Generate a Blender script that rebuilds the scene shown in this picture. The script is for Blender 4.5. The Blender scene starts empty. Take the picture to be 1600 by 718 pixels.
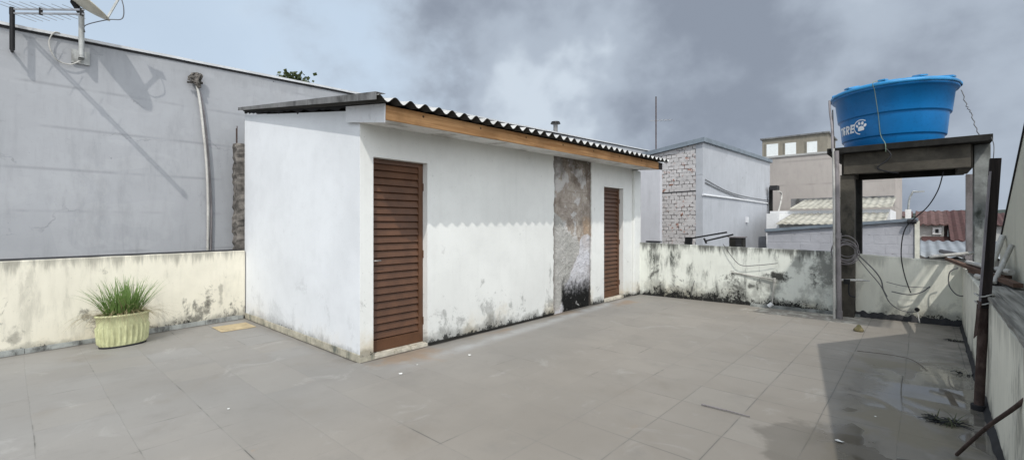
import bpy, bmesh, math, random
from mathutils import Vector, Matrix, noise as mnoise
R = random.Random(7)
S = bpy.context.scene
COL = S.collection
PI = math.pi

# ------------------------------------------------------------------ camera maths (world: +Y runs along the shed front)
F, CX, HZ, TH, H = 710.0, 800.0, 350.0, math.radians(42), 1.45
cT, sT = math.cos(TH), math.sin(TH)
def ray(px, py):
    a = (px - CX) / F
    return (-sT + cT * a, cT + sT * a, (HZ - py) / F)
def atY(px, py, Y):
    d = ray(px, py); k = Y / d[1]
    return Vector((d[0] * k, Y, H + d[2] * k))
def atX(px, py, X):
    d = ray(px, py); k = X / d[0]
    return Vector((X, d[1] * k, H + d[2] * k))
def atZ(px, py, Z=0.0):
    d = ray(px, py); k = (Z - H) / d[2]
    return Vector((d[0] * k, d[1] * k, Z))

# ------------------------------------------------------------------ mesh helpers
class MB:
    def __init__(s): s.v = []; s.f = []; s.sm = []
    def add(s, vs, fs, smooth=False):
        b = len(s.v); s.v += [Vector(p) for p in vs]
        for f in fs: s.f.append([b + i for i in f]); s.sm.append(smooth)
        return s
    def box(s, x0, x1, y0, y1, z0, z1):
        return s.add([(x0,y0,z0),(x1,y0,z0),(x1,y1,z0),(x0,y1,z0),(x0,y0,z1),(x1,y0,z1),(x1,y1,z1),(x0,y1,z1)],
                     [(0,3,2,1),(4,5,6,7),(0,1,5,4),(1,2,6,5),(2,3,7,6),(3,0,4,7)])
    def hexa(s, b, t):
        return s.add(list(b) + list(t), [(0,3,2,1),(4,5,6,7),(0,1,5,4),(1,2,6,5),(2,3,7,6),(3,0,4,7)])
    def prism(s, poly, ext):
        n = len(poly); e = Vector(ext)
        vs = [Vector(p) for p in poly] + [Vector(p) + e for p in poly]
        return s.add(vs, [list(range(n))[::-1], list(range(n, 2*n))] + [(i, (i+1) % n, n + (i+1) % n, n + i) for i in range(n)])
    def bar(s, a, b, w, h, up=(0,0,1), roll=0.0):
        a, b = Vector(a), Vector(b); d = (b - a).normalized(); u = Vector(up)
        if abs(d.dot(u)) > .95: u = Vector((1,0,0))
        x = d.cross(u).normalized(); y = x.cross(d).normalized()
        if roll:
            x, y = x*math.cos(roll) + y*math.sin(roll), y*math.cos(roll) - x*math.sin(roll)
        q = [(-w/2,-h/2),(w/2,-h/2),(w/2,h/2),(-w/2,h/2)]
        return s.hexa([a + x*i + y*j for i, j in q], [b + x*i + y*j for i, j in q])
    def tube(s, pts, r, n=8, cap=True):
        pts = [Vector(p) for p in pts]; m = len(pts)
        rs = r if isinstance(r, (list, tuple)) else [r] * m
        vs = []; px = None
        for i, p in enumerate(pts):
            d = (pts[min(i+1, m-1)] - pts[max(i-1, 0)]).normalized()
            if px is None:
                u = Vector((0,0,1)) if abs(d.z) < .9 else Vector((1,0,0))
                px = d.cross(u).normalized()
            else:
                px = (px - d * px.dot(d)).normalized()
            py = d.cross(px)
            for k in range(n):
                a = 2*PI*k/n
                vs.append(p + (px*math.cos(a) + py*math.sin(a)) * rs[i])
        fs = [(i*n+k, i*n+(k+1) % n, (i+1)*n+(k+1) % n, (i+1)*n+k) for i in range(m-1) for k in range(n)]
        s.add(vs, fs, True)
        if cap:
            s.add(vs[:n], [list(range(n))[::-1]]); s.add(vs[-n:], [list(range(n))])
        return s
    def lathe(s, prof, c, n=48, sx=1, sy=1, rz=0, smooth=True, rib=None):
        c = Vector(c); vs = []
        for r, z in prof:
            for k in range(n):
                a = 2*PI*k/n
                rr = r * (1 if rib is None else rib(a, z))
                x, y = rr*math.cos(a)*sx, rr*math.sin(a)*sy
                vs.append(c + Vector((x*math.cos(rz) - y*math.sin(rz), x*math.sin(rz) + y*math.cos(rz), z)))
        m = len(prof)
        return s.add(vs, [(i*n+k, i*n+(k+1) % n, (i+1)*n+(k+1) % n, (i+1)*n+k) for i in range(m-1) for k in range(n)], smooth)
    def disc(s, r, c, n=48):
        c = Vector(c)
        return s.add([c + Vector((r*math.cos(2*PI*k/n), r*math.sin(2*PI*k/n), 0)) for k in range(n)], [list(range(n))])
    def build(s, name, mat, parent=None, bevel=0, solid=0):
        off = parent_loc(parent)
        me = bpy.data.meshes.new(name)
        me.from_pydata([tuple(v - off) for v in s.v], [], s.f)
        for p, k in zip(me.polygons, s.sm): p.use_smooth = k
        me.update()
        o = bpy.data.objects.new(name, me); COL.objects.link(o)
        if isinstance(mat, (list, tuple)):
            for m_ in mat: me.materials.append(m_)
        else: me.materials.append(mat)
        if parent: o.parent = parent
        if solid:
            md = o.modifiers.new('solid', 'SOLIDIFY'); md.thickness = solid; md.offset = 0
        if bevel:
            md = o.modifiers.new('bevel', 'BEVEL'); md.width = bevel; md.segments = 2; md.limit_method = 'ANGLE'
        return o
def parent_loc(p):
    v = Vector((0,0,0))
    while p: v = v + p.location; p = p.parent
    return v
def thing(name, label, cat, loc, group=None):
    o = bpy.data.objects.new(name, None); COL.objects.link(o); o.location = loc
    o.empty_display_size = .1
    o['label'] = label; o['category'] = cat
    if group: o['group'] = group
    return o
def tag(o, label, cat, group=None, kind=None):
    o['label'] = label; o['category'] = cat
    if group: o['group'] = group
    if kind: o['kind'] = kind
    return o
def single(mb, name, mat, label, cat, loc, group=None, **kw):
    """one-mesh thing whose origin is at loc"""
    me_loc = Vector(loc)
    for i in range(len(mb.v)): mb.v[i] = mb.v[i] - me_loc
    o = mb.build(name, mat, None, **kw); o.location = me_loc
    return tag(o, label, cat, group)
def struct(mb, name, mat, **kw):
    o = mb.build(name, mat, None, **kw); o['kind'] = 'structure'; return o
def smooth_path(pts, k=6):
    pts = [Vector(p) for p in pts]; out = []
    P = [pts[0]] + pts + [pts[-1]]
    for i in range(1, len(P)-2):
        for j in range(k):
            t = j / k
            a, b, c, d = P[i-1], P[i], P[i+1], P[i+2]
            out.append(.5*((2*b) + (c-a)*t + (2*a-5*b+4*c-d)*t*t + (3*b-a-3*c+d)*t**3))
    out.append(pts[-1]); return out

# ------------------------------------------------------------------ material helpers
class NB:
    def __init__(s, name):
        s.m = bpy.data.materials.new(name); s.m.use_nodes = True
        s.t = s.m.node_tree; s.t.nodes.clear()
        s.out = s.t.nodes.new('ShaderNodeOutputMaterial')
        s.b = s.t.nodes.new('ShaderNodeBsdfPrincipled'); s.t.links.new(s.b.outputs[0], s.out.inputs[0])
        s.geo = s.t.nodes.new('ShaderNodeNewGeometry'); s.pos = s.geo.outputs['Position']
        sp = s.t.nodes.new('ShaderNodeSeparateXYZ'); s.t.links.new(s.pos, sp.inputs[0])
        s.x, s.y, s.z = sp.outputs
    def put(s, sock, v):
        if hasattr(v, 'is_linked'): s.t.links.new(v, sock)
        elif v is not None:
            if isinstance(v, (tuple, list)) and len(v) == 3 and sock.type == 'RGBA': v = (*v, 1)
            sock.default_value = v
    def math(s, op, a, b=None, c=None, clamp=False):
        n = s.t.nodes.new('ShaderNodeMath'); n.operation = op; n.use_clamp = clamp
        s.put(n.inputs[0], a); s.put(n.inputs[1], b)
        if c is not None: s.put(n.inputs[2], c)
        return n.outputs[0]
    def mul(s, a, b): return s.math('MULTIPLY', a, b)
    def add(s, a, b): return s.math('ADD', a, b)
    def sub(s, a, b): return s.math('SUBTRACT', a, b)
    def mx(s, a, b): return s.math('MAXIMUM', a, b)
    def comb(s, x, y, z):
        n = s.t.nodes.new('ShaderNodeCombineXYZ')
        for i, v in enumerate((x, y, z)): s.put(n.inputs[i], v)
        return n.outputs[0]
    def sc(s, k, vec=None):
        n = s.t.nodes.new('ShaderNodeVectorMath'); n.operation = 'MULTIPLY'
        s.put(n.inputs[0], vec if vec is not None else s.pos); n.inputs[1].default_value = k
        return n.outputs[0]
    def noise(s, scale, detail=4, rough=.55, vec=None, dist=0, k=None):
        if k: vec = s.sc(k, vec)
        n = s.t.nodes.new('ShaderNodeTexNoise')
        s.put(n.inputs['Vector'], vec if vec is not None else s.pos)
        n.inputs['Scale'].default_value = scale; n.inputs['Detail'].default_value = detail
        n.inputs['Roughness'].default_value = rough; n.inputs['Distortion'].default_value = dist
        return n.outputs['Fac']
    def voro(s, scale, vec=None, feature='F1', out='Distance'):
        n = s.t.nodes.new('ShaderNodeTexVoronoi'); n.feature = feature
        s.put(n.inputs['Vector'], vec if vec is not None else s.pos); n.inputs['Scale'].default_value = scale
        return n.outputs[out]
    def mr(s, v, a, b, c=0.0, d=1.0, sm=True):
        n = s.t.nodes.new('ShaderNodeMapRange'); n.clamp = True
        n.interpolation_type = 'SMOOTHSTEP' if sm else 'LINEAR'
        s.put(n.inputs[0], v)
        for i, q in enumerate((a, b, c, d)): s.put(n.inputs[i+1], q)
        return n.outputs[0]
    def mix(s, f, a, b, mode='MIX'):
        n = s.t.nodes.new('ShaderNodeMix'); n.data_type = 'RGBA'; n.blend_type = mode
        s.put(n.inputs[0], f); s.put(n.inputs[6], a); s.put(n.inputs[7], b)
        return n.outputs[2]
    def bump(s, h, strength=.3, dist=.01):
        n = s.t.nodes.new('ShaderNodeBump'); n.inputs['Strength'].default_value = strength
        n.inputs['Distance'].default_value = dist; s.put(n.inputs['Height'], h)
        s.t.links.new(n.outputs[0], s.b.inputs['Normal'])
    def done(s, col, rough=.85, metal=0.0, spec=.3):
        s.put(s.b.inputs['Base Color'], col); s.put(s.b.inputs['Roughness'], rough)
        s.put(s.b.inputs['Metallic'], metal); s.put(s.b.inputs['Specular IOR Level'], spec)
        return s.m

def plain(name, col, rough=.7, metal=0.0, var=.25, scale=6, bump=.15, dirt=None, spec=.3):
    f = NB(name)
    n1 = f.noise(scale, 6, .6); n2 = f.noise(scale*7, 4, .6)
    dark = tuple(c*(1-var) for c in col); lite = tuple(min(1, c*(1+var*.5)) for c in col)
    c = f.mix(f.mr(n1, .3, .7), dark, lite)
    c = f.mix(f.mr(n2, .52, .72, 0, .45), c, tuple(x*.65 for x in col))
    if dirt:
        c = f.mix(f.mr(f.noise(scale*.8, 7, .65, k=(1,1,.5)), .5, .66), c, dirt)
    f.bump(f.noise(scale*12, 4, .6), bump, .004)
    return f.done(c, rough, metal, spec)

BLACK = (.012, .012, .012)
def wall(name, base, mold=.16, moldamt=1.0, top=None, topamt=0.0, streak=0.0, yellow=0.0, blot=0.0, vert=True, along='y', rough=.9, line=0.0, seed=0.0, smallspots=.3, vr=.2, spots=(), crack=0.0):
    """painted plaster: soft mottling, mold creeping up from the floor, streaks running down from the top"""
    f = NB(name)
    h = f.y if along == 'y' else f.x
    off = f.comb(f.add(h, seed), f.mul(f.x if along == 'y' else f.y, .3), f.z)
    n1 = f.noise(.9, 5, .6, vec=off); n2 = f.noise(5, 6, .65, vec=off); n3 = f.noise(28, 5, .6, vec=off)
    c = f.mix(f.mr(n1, .3, .7), tuple(x*.90 for x in base), base)
    c = f.mix(f.mr(n2, .42, .75, 0, .25), c, tuple(x*.78 for x in base))
    # faint vertical run marks everywhere
    vrn = f.noise(9, 4, .6, vec=f.sc((1, 1, .13), off))
    c = f.mix(f.mr(vrn, .5, .75, 0, vr), c, tuple(x*.6 for x in base))
    if yellow:
        ymask = f.mul(f.mr(f.add(f.z, f.mul(f.sub(n2, .5), .5)), .02, .36, 1, 0), f.mr(n1, .4, .62))
        c = f.mix(f.mul(ymask, yellow), c, (.42, .31, .13))
    if streak:
        sv = f.noise(4.2, 6, .72, vec=f.sc((1, 1, .16), off), dist=.3)
        sp = f.noise(13, 5, .7, vec=f.sc((1, 1, .35), off))
        big = f.noise(.75, 3, .55, vec=off)
        k = f.mul(f.mr(f.add(sv, f.mul(f.sub(big, .5), .8)), .495, .68), f.mr(sp, .30, .6))
        c = f.mix(f.mul(k, streak), c, (.035, .04, .035))
    if topamt:
        tm = f.mr(f.add(f.sub(top, f.z), f.mul(f.sub(f.noise(7, 5, .7, vec=f.sc((1, 1, .12), off)), .5), -.75)), -.02, .16, 1, 0)
        c = f.mix(f.mul(tm, topamt), c, (.05, .05, .045))
    if blot:
        b1 = f.noise(2.3, 8, .74, vec=f.sc((1, 1, .8), off), dist=.4)
        lo = f.mr(f.z, .15, 1.0, .07, -.04)
        c = f.mix(f.mul(f.mr(f.add(b1, lo), .585, .67), blot), c, (.05, .05, .045))
    if crack:
        wv = f.sc((1, 1, 1), off)
        dn = f.t.nodes.new('ShaderNodeVectorMath'); dn.operation = 'ADD'; f.t.links.new(off, dn.inputs[0])
        f.t.links.new(f.comb(f.mul(f.sub(f.noise(3, 4, .7, vec=off), .5), .5), 0, f.mul(f.sub(f.noise(3.3, 4, .7, vec=off), .5), .35)), dn.inputs[1])
        ce = f.voro(.75, vec=f.sc((.55, .55, 1.3), dn.outputs[0]), feature='DISTANCE_TO_EDGE')
        c = f.mix(f.mul(f.mul(f.mr(ce, .002, .007, 1, 0), f.mr(f.noise(1.6, 3, .6, vec=off), .5, .62)), crack), c, (.09, .09, .09))
        pt = f.mr(f.noise(.8, 2, .5, vec=f.sc((1, 1, 1.4), off), dist=1.5), .60, .62)
        c = f.mix(f.mul(pt, .05), c, (.62, .62, .62))
        c = f.mix(f.mr(f.voro(1.5, vec=off), .010, .022, .8, 0), c, (.03, .03, .03))
        c = f.mix(f.mr(f.noise(13, 7, .72, vec=f.sc((1, 1, 2.2), off), dist=.6), .55, .75, 0, .28), c, tuple(q*.6 for q in base))
    for (h0, z0, rx, rz, am) in spots:
        dd = f.math('SQRT', f.add(f.math('POWER', f.math('DIVIDE', f.sub(h, h0), rx), 2.0), f.math('POWER', f.math('DIVIDE', f.sub(f.z, z0), rz), 2.0)))
        dd = f.add(dd, f.mul(f.sub(f.noise(9, 6, .7, vec=off), .5), 2.6))
        c = f.mix(f.mul(f.mr(dd, .3, 1.0, 1, 0), am), c, (.03, .03, .028))
    if moldamt:
        mm = f.noise(2.3, 4, .6, vec=off); ms = f.noise(17, 7, .78, vec=f.sc((1, 1, .6), off)); mt = f.noise(60, 3, .7, vec=off)
        hh = f.mul(f.mr(mm, .34, .70, .12, 1.0, False), mold*2.4)                       # how high it has crept here
        fill = f.math('DIVIDE', f.z, hh)
        c = f.mix(f.mul(f.mr(f.add(f.sub(fill, 1.5), f.mul(f.sub(ms, .5), 2.5)), -.9, .6, .55, 0), moldamt), c, (.10, .10, .09))
        c = f.mix(f.mul(f.mr(f.add(f.add(fill, f.mul(f.sub(.5, ms), 4.2)), f.mul(f.sub(.5, mt), 1.2)), .35, .75, 1, 0), moldamt), c, BLACK)
    if smallspots:
        c = f.mix(f.mul(f.mr(f.noise(55, 3, .6, vec=off), .66, .74), smallspots), c, (.12, .11, .1))
    if line:
        g = f.math('ABSOLUTE', f.sub(f.math('FRACT', f.math('DIVIDE', f.add(f.z, .03), line)), .5))
        c = f.mix(f.mul(f.mr(g, .44, .5), f.mr(n1, .45, .6, 0, .35)), c, tuple(x*.45 for x in base))
    f.bump(f.add(f.mul(n2, .5), f.mul(n3, .35)), .28, .012)
    return f.done(c, rough, 0, .2)

def tiles_mat():
    f = NB('terrace tiles')
    wob = f.mul(f.sub(f.noise(1.2, 2), .5), .02)
    u = f.math('DIVIDE', f.add(f.add(f.x, 1.465 + .45*40), wob), .45)
    col_i = f.math('FLOOR', u)
    v = f.math('DIVIDE', f.add(f.add(f.y, .33 + .45*40), wob), .45)
    row_i = f.math('FLOOR', v)
    fu = f.math('ABSOLUTE', f.sub(f.math('FRACT', u), .5)); fv = f.math('ABSOLUTE', f.sub(f.math('FRACT', v), .5))
    wn = f.t.nodes.new('ShaderNodeTexWhiteNoise'); wn.noise_dimensions = '2D'
    f.t.links.new(f.comb(col_i, row_i, 0), wn.inputs['Vector']); tv = wn.outputs['Value']
    n1 = f.noise(.55, 5, .6); n2 = f.noise(3.2, 7, .65); n3 = f.noise(40, 4, .6); n4 = f.noise(1.1, 6, .6, dist=.5)
    c = f.mix(f.mr(n1, .3, .7), (.228, .203, .172), (.292, .264, .230))
    c = f.mix(f.mul(f.mr(f.add(f.x, f.mul(f.sub(n1, .5), 2.5)), -4.6, -2.2, .85, .1), 1.0), c, f.mix(f.mr(n1, .3, .7), (.222, .217, .207), (.275, .270, .260)))
    c = f.mix(f.mul(tv, .42), c, (.225, .207, .183)); c = f.mix(f.mr(tv, .80, .95, 0, .12), c, (.37, .35, .315))
    c = f.mix(f.mr(n2, .5, .78, 0, .42), c, (.19, .18, .165))
    c = f.mix(f.mr(f.noise(2.1, 8, .7, dist=.8), .56, .72, 0, .35), c, (.40, .39, .37))
    c = f.mix(f.mr(n3, .6, .75, 0, .22), c, (.14, .13, .12))
    # warm rusty mud stains, strongest beside the shed wall
    near = f.sub(f.mr(f.x, -4.4, -3.5, .12, -.06), f.mr(f.y, 2.6, 1.8, 0, .2))
    c = f.mix(f.mr(f.add(n4, near), .60, .74, 0, .5), c, (.30, .19, .105))
    c = f.mix(f.mul(f.mr(f.noise(2.6, 5, .6, vec=f.sc((1,1.6,1))), .70, .78), .35), c, (.36, .22, .12))
    # pale scoured band that runs along the shed front
    bx = f.add(-3.74, f.mul(f.y, -.066))
    bd = f.math('ABSOLUTE', f.sub(f.add(f.x, f.mul(f.sub(n2, .5), .16)), bx))
    yy = f.mul(f.mr(f.y, 2.3, 3.3), f.mr(f.y, 8.6, 7.6))
    c = f.mix(f.mul(f.mul(f.mr(bd, .0, .17, 1, 0), yy), f.mr(n2, .3, .65, .12, .6)), c, (.41, .42, .43))
    c = f.mix(f.mr(f.noise(.9, 7, .62, dist=.4), .54, .74, 0, .5), c, (.20, .175, .145))
    c = f.mix(f.mr(f.noise(14, 6, .75, dist=.6), .66, .74, 0, .35), c, (.13, .115, .10))
    # grout: thin, mostly pale, black with dirt in stretches
    gm = f.mx(f.mr(fu, .4915, .4955), f.mr(fv, .4915, .4955))
    gd = f.mr(f.noise(1.7, 4, .6), .52, .66)
    gd = f.mx(f.mul(gd, f.mr(f.noise(.5, 2), .4, .55)), f.mul(f.mr(f.x, -2.4, -.9), f.mr(f.noise(2.2, 3), .36, .52, .1, .75)))
    c = f.mix(f.mul(gm, f.add(.26, f.mul(gd, .55))), c, f.mix(gd, (.2, .19, .175), (.045, .042, .038)))
    halo = f.mul(f.mx(f.mr(fu, .46, .5), f.mr(fv, .46, .5)), gd)
    c = f.mix(f.mul(halo, .25), c, (.13, .125, .115))
    # dirt packed along the foot of the shed and the left parapet
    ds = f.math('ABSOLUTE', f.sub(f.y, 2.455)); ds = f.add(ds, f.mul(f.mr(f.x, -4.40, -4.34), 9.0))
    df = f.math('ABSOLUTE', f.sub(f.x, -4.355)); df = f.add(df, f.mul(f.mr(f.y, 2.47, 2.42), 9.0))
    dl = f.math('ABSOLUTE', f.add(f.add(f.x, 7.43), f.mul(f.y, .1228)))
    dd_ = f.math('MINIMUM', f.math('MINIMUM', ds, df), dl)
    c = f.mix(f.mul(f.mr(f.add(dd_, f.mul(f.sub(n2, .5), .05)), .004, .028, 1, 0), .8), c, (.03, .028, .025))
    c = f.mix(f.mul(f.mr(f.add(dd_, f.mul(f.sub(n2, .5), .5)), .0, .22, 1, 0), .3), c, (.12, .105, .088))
    # chalky splashes near the back wall
    ck = f.mul(f.mr(f.y, 8.1, 8.35), f.mul(f.mr(f.x, -2.4, -2.0), f.mr(f.x, -.5, -.8)))
    c = f.mix(f.mul(f.mul(ck, f.mr(f.noise(6, 5, .65, dist=1.0), .5, .6)), .75), c, (.55, .53, .47))
    # black wet line against walls
    # the damp corner on the right: dark, smooth, with shallow puddles
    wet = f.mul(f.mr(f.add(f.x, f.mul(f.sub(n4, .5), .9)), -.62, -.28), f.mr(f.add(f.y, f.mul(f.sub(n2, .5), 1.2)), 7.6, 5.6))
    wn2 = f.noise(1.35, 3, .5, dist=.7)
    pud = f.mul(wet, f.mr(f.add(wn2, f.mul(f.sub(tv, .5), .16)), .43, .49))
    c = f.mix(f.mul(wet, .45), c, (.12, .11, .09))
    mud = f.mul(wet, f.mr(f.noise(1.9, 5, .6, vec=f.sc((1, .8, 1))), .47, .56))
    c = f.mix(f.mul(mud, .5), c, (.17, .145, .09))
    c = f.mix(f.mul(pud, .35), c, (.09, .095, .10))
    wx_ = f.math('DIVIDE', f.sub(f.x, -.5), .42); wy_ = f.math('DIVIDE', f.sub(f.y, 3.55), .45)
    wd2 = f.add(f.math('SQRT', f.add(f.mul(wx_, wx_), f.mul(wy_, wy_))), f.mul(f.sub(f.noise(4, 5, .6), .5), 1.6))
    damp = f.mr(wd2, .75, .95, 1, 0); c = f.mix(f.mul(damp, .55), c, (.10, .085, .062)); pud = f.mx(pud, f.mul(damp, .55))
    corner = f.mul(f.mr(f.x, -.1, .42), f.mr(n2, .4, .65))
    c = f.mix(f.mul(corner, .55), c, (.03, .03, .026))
    rough = f.sub(f.mr(pud, 0, 1, .66, .14, False), f.mul(wet, .12))
    rough = f.add(rough, f.mul(f.sub(n2, .5), .15))
    hgt = f.sub(f.mul(n3, .12), f.mul(gm, .8))
    f.bump(f.mul(hgt, f.sub(1.0, f.mul(pud, .9))), .35, .004)
    return f.done(c, rough, 0, .4)

def bare_mat():
    f = NB('stripped plaster')
    d = f.add(f.y, f.mul(f.sub(f.noise(3.5, 5, .6), .5), .35)); zz = f.add(f.z, f.mul(f.sub(f.noise(3, 6, .65), .5), .5))
    n1 = f.noise(4, 7, .65); n2 = f.noise(16, 6, .65)
    c = f.mix(f.mr(n1, .32, .68), (.23, .19, .16), (.47, .42, .37))
    br = f.t.nodes.new('ShaderNodeTexBrick'); f.t.links.new(f.comb(f.y, f.z, 0), br.inputs['Vector'])
    br.inputs['Scale'].default_value = 1.0; br.inputs['Brick Width'].default_value = .29; br.inputs['Row Height'].default_value = .2
    br.inputs['Mortar Size'].default_value = .012
    c = f.mix(f.mul(br.outputs['Fac'], f.mr(n1, .48, .62, .0, .35)), c, (.13, .11, .10))
    c = f.mix(f.mul(f.mr(f.add(f.noise(2.4, 6, .62), f.mul(f.sub(6.4, d), .12)), .52, .57), .85), c, (.60, .59, .585))
    c = f.mix(f.mul(f.mr(f.add(zz, f.mul(f.sub(f.noise(2.5,4,.6), .5), 1.2)), 2.2, 2.5), .65), c, (.09, .07, .055))
    warm = f.mul(f.mr(d, 6.65, 6.8), f.mul(f.mr(zz, .95, 1.1), f.mr(zz, 1.6, 1.45)))
    c = f.mix(f.mul(warm, .8), c, (.42, .31, .22))
    # smooth cement smear, lower left
    lim = f.mr(d, 6.0, 6.85, 1.55, .95, False)
    lo = f.mr(d, 6.05, 6.75, .05, 1.25, False)
    cem = f.mul(f.mr(f.sub(zz, lim), -.04, .02, 1, 0), f.mr(f.sub(zz, lo), -.03, .03))
    c = f.mix(cem, c, f.mix(f.mr(n1, .3, .7), (.38, .375, .355), (.48, .47, .45)))
    # whitewashed lower right, then black soot at the foot
    low = f.mr(f.sub(zz, lo), -.05, .02, 1, 0)
    c = f.mix(f.mul(low, f.mr(n1, .3, .6, .6, 1)), c, (.62, .62, .66))
    soot = f.mul(f.mr(f.add(f.z, f.mul(f.sub(n2, .5), .5)), .24, .66, 1, 0), f.mr(d, 6.06, 6.16))
    c = f.mix(soot, c, BLACK)
    c = f.mix(f.mr(n2, .60, .74, 0, .45), c, (.16, .14, .12))
    c = f.mix(f.mul(f.mr(f.voro(26), .0, .22, 1, 0), f.mr(f.noise(3, 4), .45, .6)), c, (.08, .07, .06))
    c = f.mix(f.mr(f.noise(7, 6, .7, dist=1.2), .6, .66, 0, .75), c, (.55, .54, .53))
    edge = f.mx(f.mr(f.y, 5.97, 5.88), f.mr(f.y, 6.9, 6.97)); c = f.mix(f.mul(edge, .5), c, (.14, .12, .105))
    f.bump(f.add(n1, f.mul(n2, .9)), 1.0, .035)
    return f.done(c, .95, 0, .15)

def brick_mat(name, u, brick, mortar, paint, w=.2, h=.1, thr=.5, sc=1.0, rough=.92, jt=.48):
    f = NB(name)
    br = f.t.nodes.new('ShaderNodeTexBrick')
    wv = f.mul(f.sub(f.noise(3.5, 4, .6), .5), .07)
    f.t.links.new(f.comb(f.add(f.x if u == 'x' else f.y, wv), f.add(f.z, f.mul(f.sub(f.noise(4.1, 4, .6), .5), .07)), 0), br.inputs['Vector'])
    br.inputs['Scale'].default_value = sc; br.inputs['Brick Width'].default_value = w; br.inputs['Row Height'].default_value = h
    br.inputs['Mortar Size'].default_value = .010; br.inputs['Mortar Smooth'].default_value = .2
    f.put(br.inputs['Color1'], brick); f.put(br.inputs['Color2'], tuple(x*.8 for x in brick)); f.put(br.inputs['Mortar'], mortar)
    n1 = f.noise(2.2, 6, .65); n2 = f.noise(7, 6, .7); n3 = f.noise(1.1, 3)
    p = f.mix(f.mr(n1, .3, .7), tuple(x*.82 for x in paint), paint)
    joint = f.mul(br.outputs['Fac'], f.mr(f.noise(5, 4, .65), jt, jt+.08))
    c = f.mix(f.mul(joint, .92), p, mortar)
    bare = f.mr(n2, thr + .12, thr + .16)
    c = f.mix(f.mul(bare, f.mr(n3, .35, .55)), c, br.outputs['Color'])
    c = f.mix(f.mr(f.noise(18, 5, .7), .66, .72), c, mortar)
    f.bump(f.sub(n2, br.outputs['Fac']), .6, .02)
    return f.done(c, rough, 0, .15)

def wood_mat(name, a, b, axis='y', rough=.7, knots=True, nails=False):
    f = NB(name)
    k = {'x': (1.2, 30, 30), 'y': (30, 1.2, 30), 'z': (30, 30, 1.2)}[axis]
    g = f.noise(1, 6, .6, k=k, dist=.6); g2 = f.noise(.35, 4, .6, k=k)
    c = f.mix(f.mr(g, .3, .7), a, b)
    c = f.mix(f.mr(g2, .5, .72, 0, .5), c, tuple(x*.6 for x in a))
    if knots:
        k2 = {'x': (.9, 5, 5), 'y': (5, .9, 5), 'z': (5, 5, .9)}[axis]
        c = f.mix(f.mr(f.voro(1.7, vec=f.sc(k2)), .02, .12, .85, 0), c, (.06, .03, .015))
        c = f.mix(f.mr(f.noise(.9, 4, .6), .52, .7, 0, .45), c, tuple(x*.55 for x in a))
    if nails:                 # rust-stained nail heads every 80 cm or so, and blotchy water stains
        c = f.mix(f.mr(f.noise(1.5, 5, .65), .45, .7, 0, .55), c, tuple(x*.5 for x in a))
        ny_ = f.sub(f.math('FRACT', f.math('DIVIDE', f.y, .83)), .5)
        nz_ = f.sub(f.z, f.add(2.565, f.mul(f.sub(f.y, 2.45), .0115)))
        dn = f.math('SQRT', f.add(f.math('POWER', f.mul(ny_, .83), 2.0), f.math('POWER', nz_, 2.0)))
        c = f.mix(f.mr(dn, .010, .016, .9, 0), c, (.02, .012, .008))
    f.bump(g, .4, .004)
    return f.done(c, rough, 0, .25)

def leaf_mat(name, a, b, c3):
    f = NB(name)
    oi = f.noise(9, 3, .6)
    c = f.mix(f.mr(oi, .3, .7), a, b)
    c = f.mix(f.mr(f.noise(31, 3), .55, .75, 0, .7), c, c3)
    f.b.inputs['Subsurface Weight'].default_value = 0
    f.put(f.b.inputs['Base Color'], c); f.b.inputs['Roughness'].default_value = .55
    tr = f.t.nodes.new('ShaderNodeBsdfTranslucent'); f.put(tr.inputs[0], c)
    mx = f.t.nodes.new('ShaderNodeMixShader'); mx.inputs[0].default_value = .25
    f.t.links.new(f.b.outputs[0], mx.inputs[1]); f.t.links.new(tr.outputs[0], mx.inputs[2]); f.t.links.new(mx.outputs[0], f.out.inputs[0])
    return f.m

M = {}
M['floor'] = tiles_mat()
M['shed'] = wall('shed white paint', (.77, .78, .76), mold=.068, moldamt=.9, yellow=.7, streak=0, blot=.42, vr=.10, along='y', seed=3.1)
M['shed_side'] = wall('shed side white paint', (.745, .765, .79), vr=.06, mold=.055, moldamt=.8, yellow=.2, blot=.12, along='x', seed=11)
M['bare'] = bare_mat()
M['cream'] = wall('cream parapet paint', (.79, .75, .63), mold=.055, moldamt=.85, top=1.05, topamt=.5, spots=((1.95, .30, .05, .22, .55), (2.12, .42, .04, .25, .4), (.05, .20, .07, .14, .45), (.9, .15, .3, .08, .8)), streak=.25, blot=.7, yellow=.3, along='y', seed=23)
M['back'] = wall('mouldy back parapet paint', (.79, .81, .745), mold=.15, moldamt=.97, top=1.05, topamt=.85, spots=((-1.84, .55, .22, .12, .95), (-1.95, .42, .3, .25, .4), (-2.25, .35, .08, .05, .8), (-3.9, .12, .1, .12, .9), (-3.0, .10, .2, .1, .8), (-1.15, .72, .28, .4, .65), (-1.55, .8, .12, .2, .5)), streak=.95, blot=.8, yellow=.5, along='x', seed=5)
M['back2'] = wall('pale back parapet paint', (.80, .79, .69), mold=.085, moldamt=.97, top=.95, topamt=.35, streak=.12, blot=.2, yellow=.3, along='x', seed=41)
M['right'] = wall('right parapet paint', (.80, .78, .68), mold=.06, moldamt=.9, top=.87, topamt=.3, streak=.55, blot=.2, along='y', seed=60)
M['grey'] = wall('grey render', (.37, .38, .40), crack=.3, moldamt=0, top=3.9, topamt=.12, streak=.12, blot=.25, along='y', seed=8, line=.55, smallspots=.35)
M['grey2'] = wall('grey blue render', (.445, .46, .49), crack=.3, moldamt=0, streak=.10, along='y', seed=77, smallspots=.2)
M['panelwall'] = wall('pale lilac render', (.55, .55, .575), moldamt=0, streak=.06, along='x', seed=90)
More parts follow.
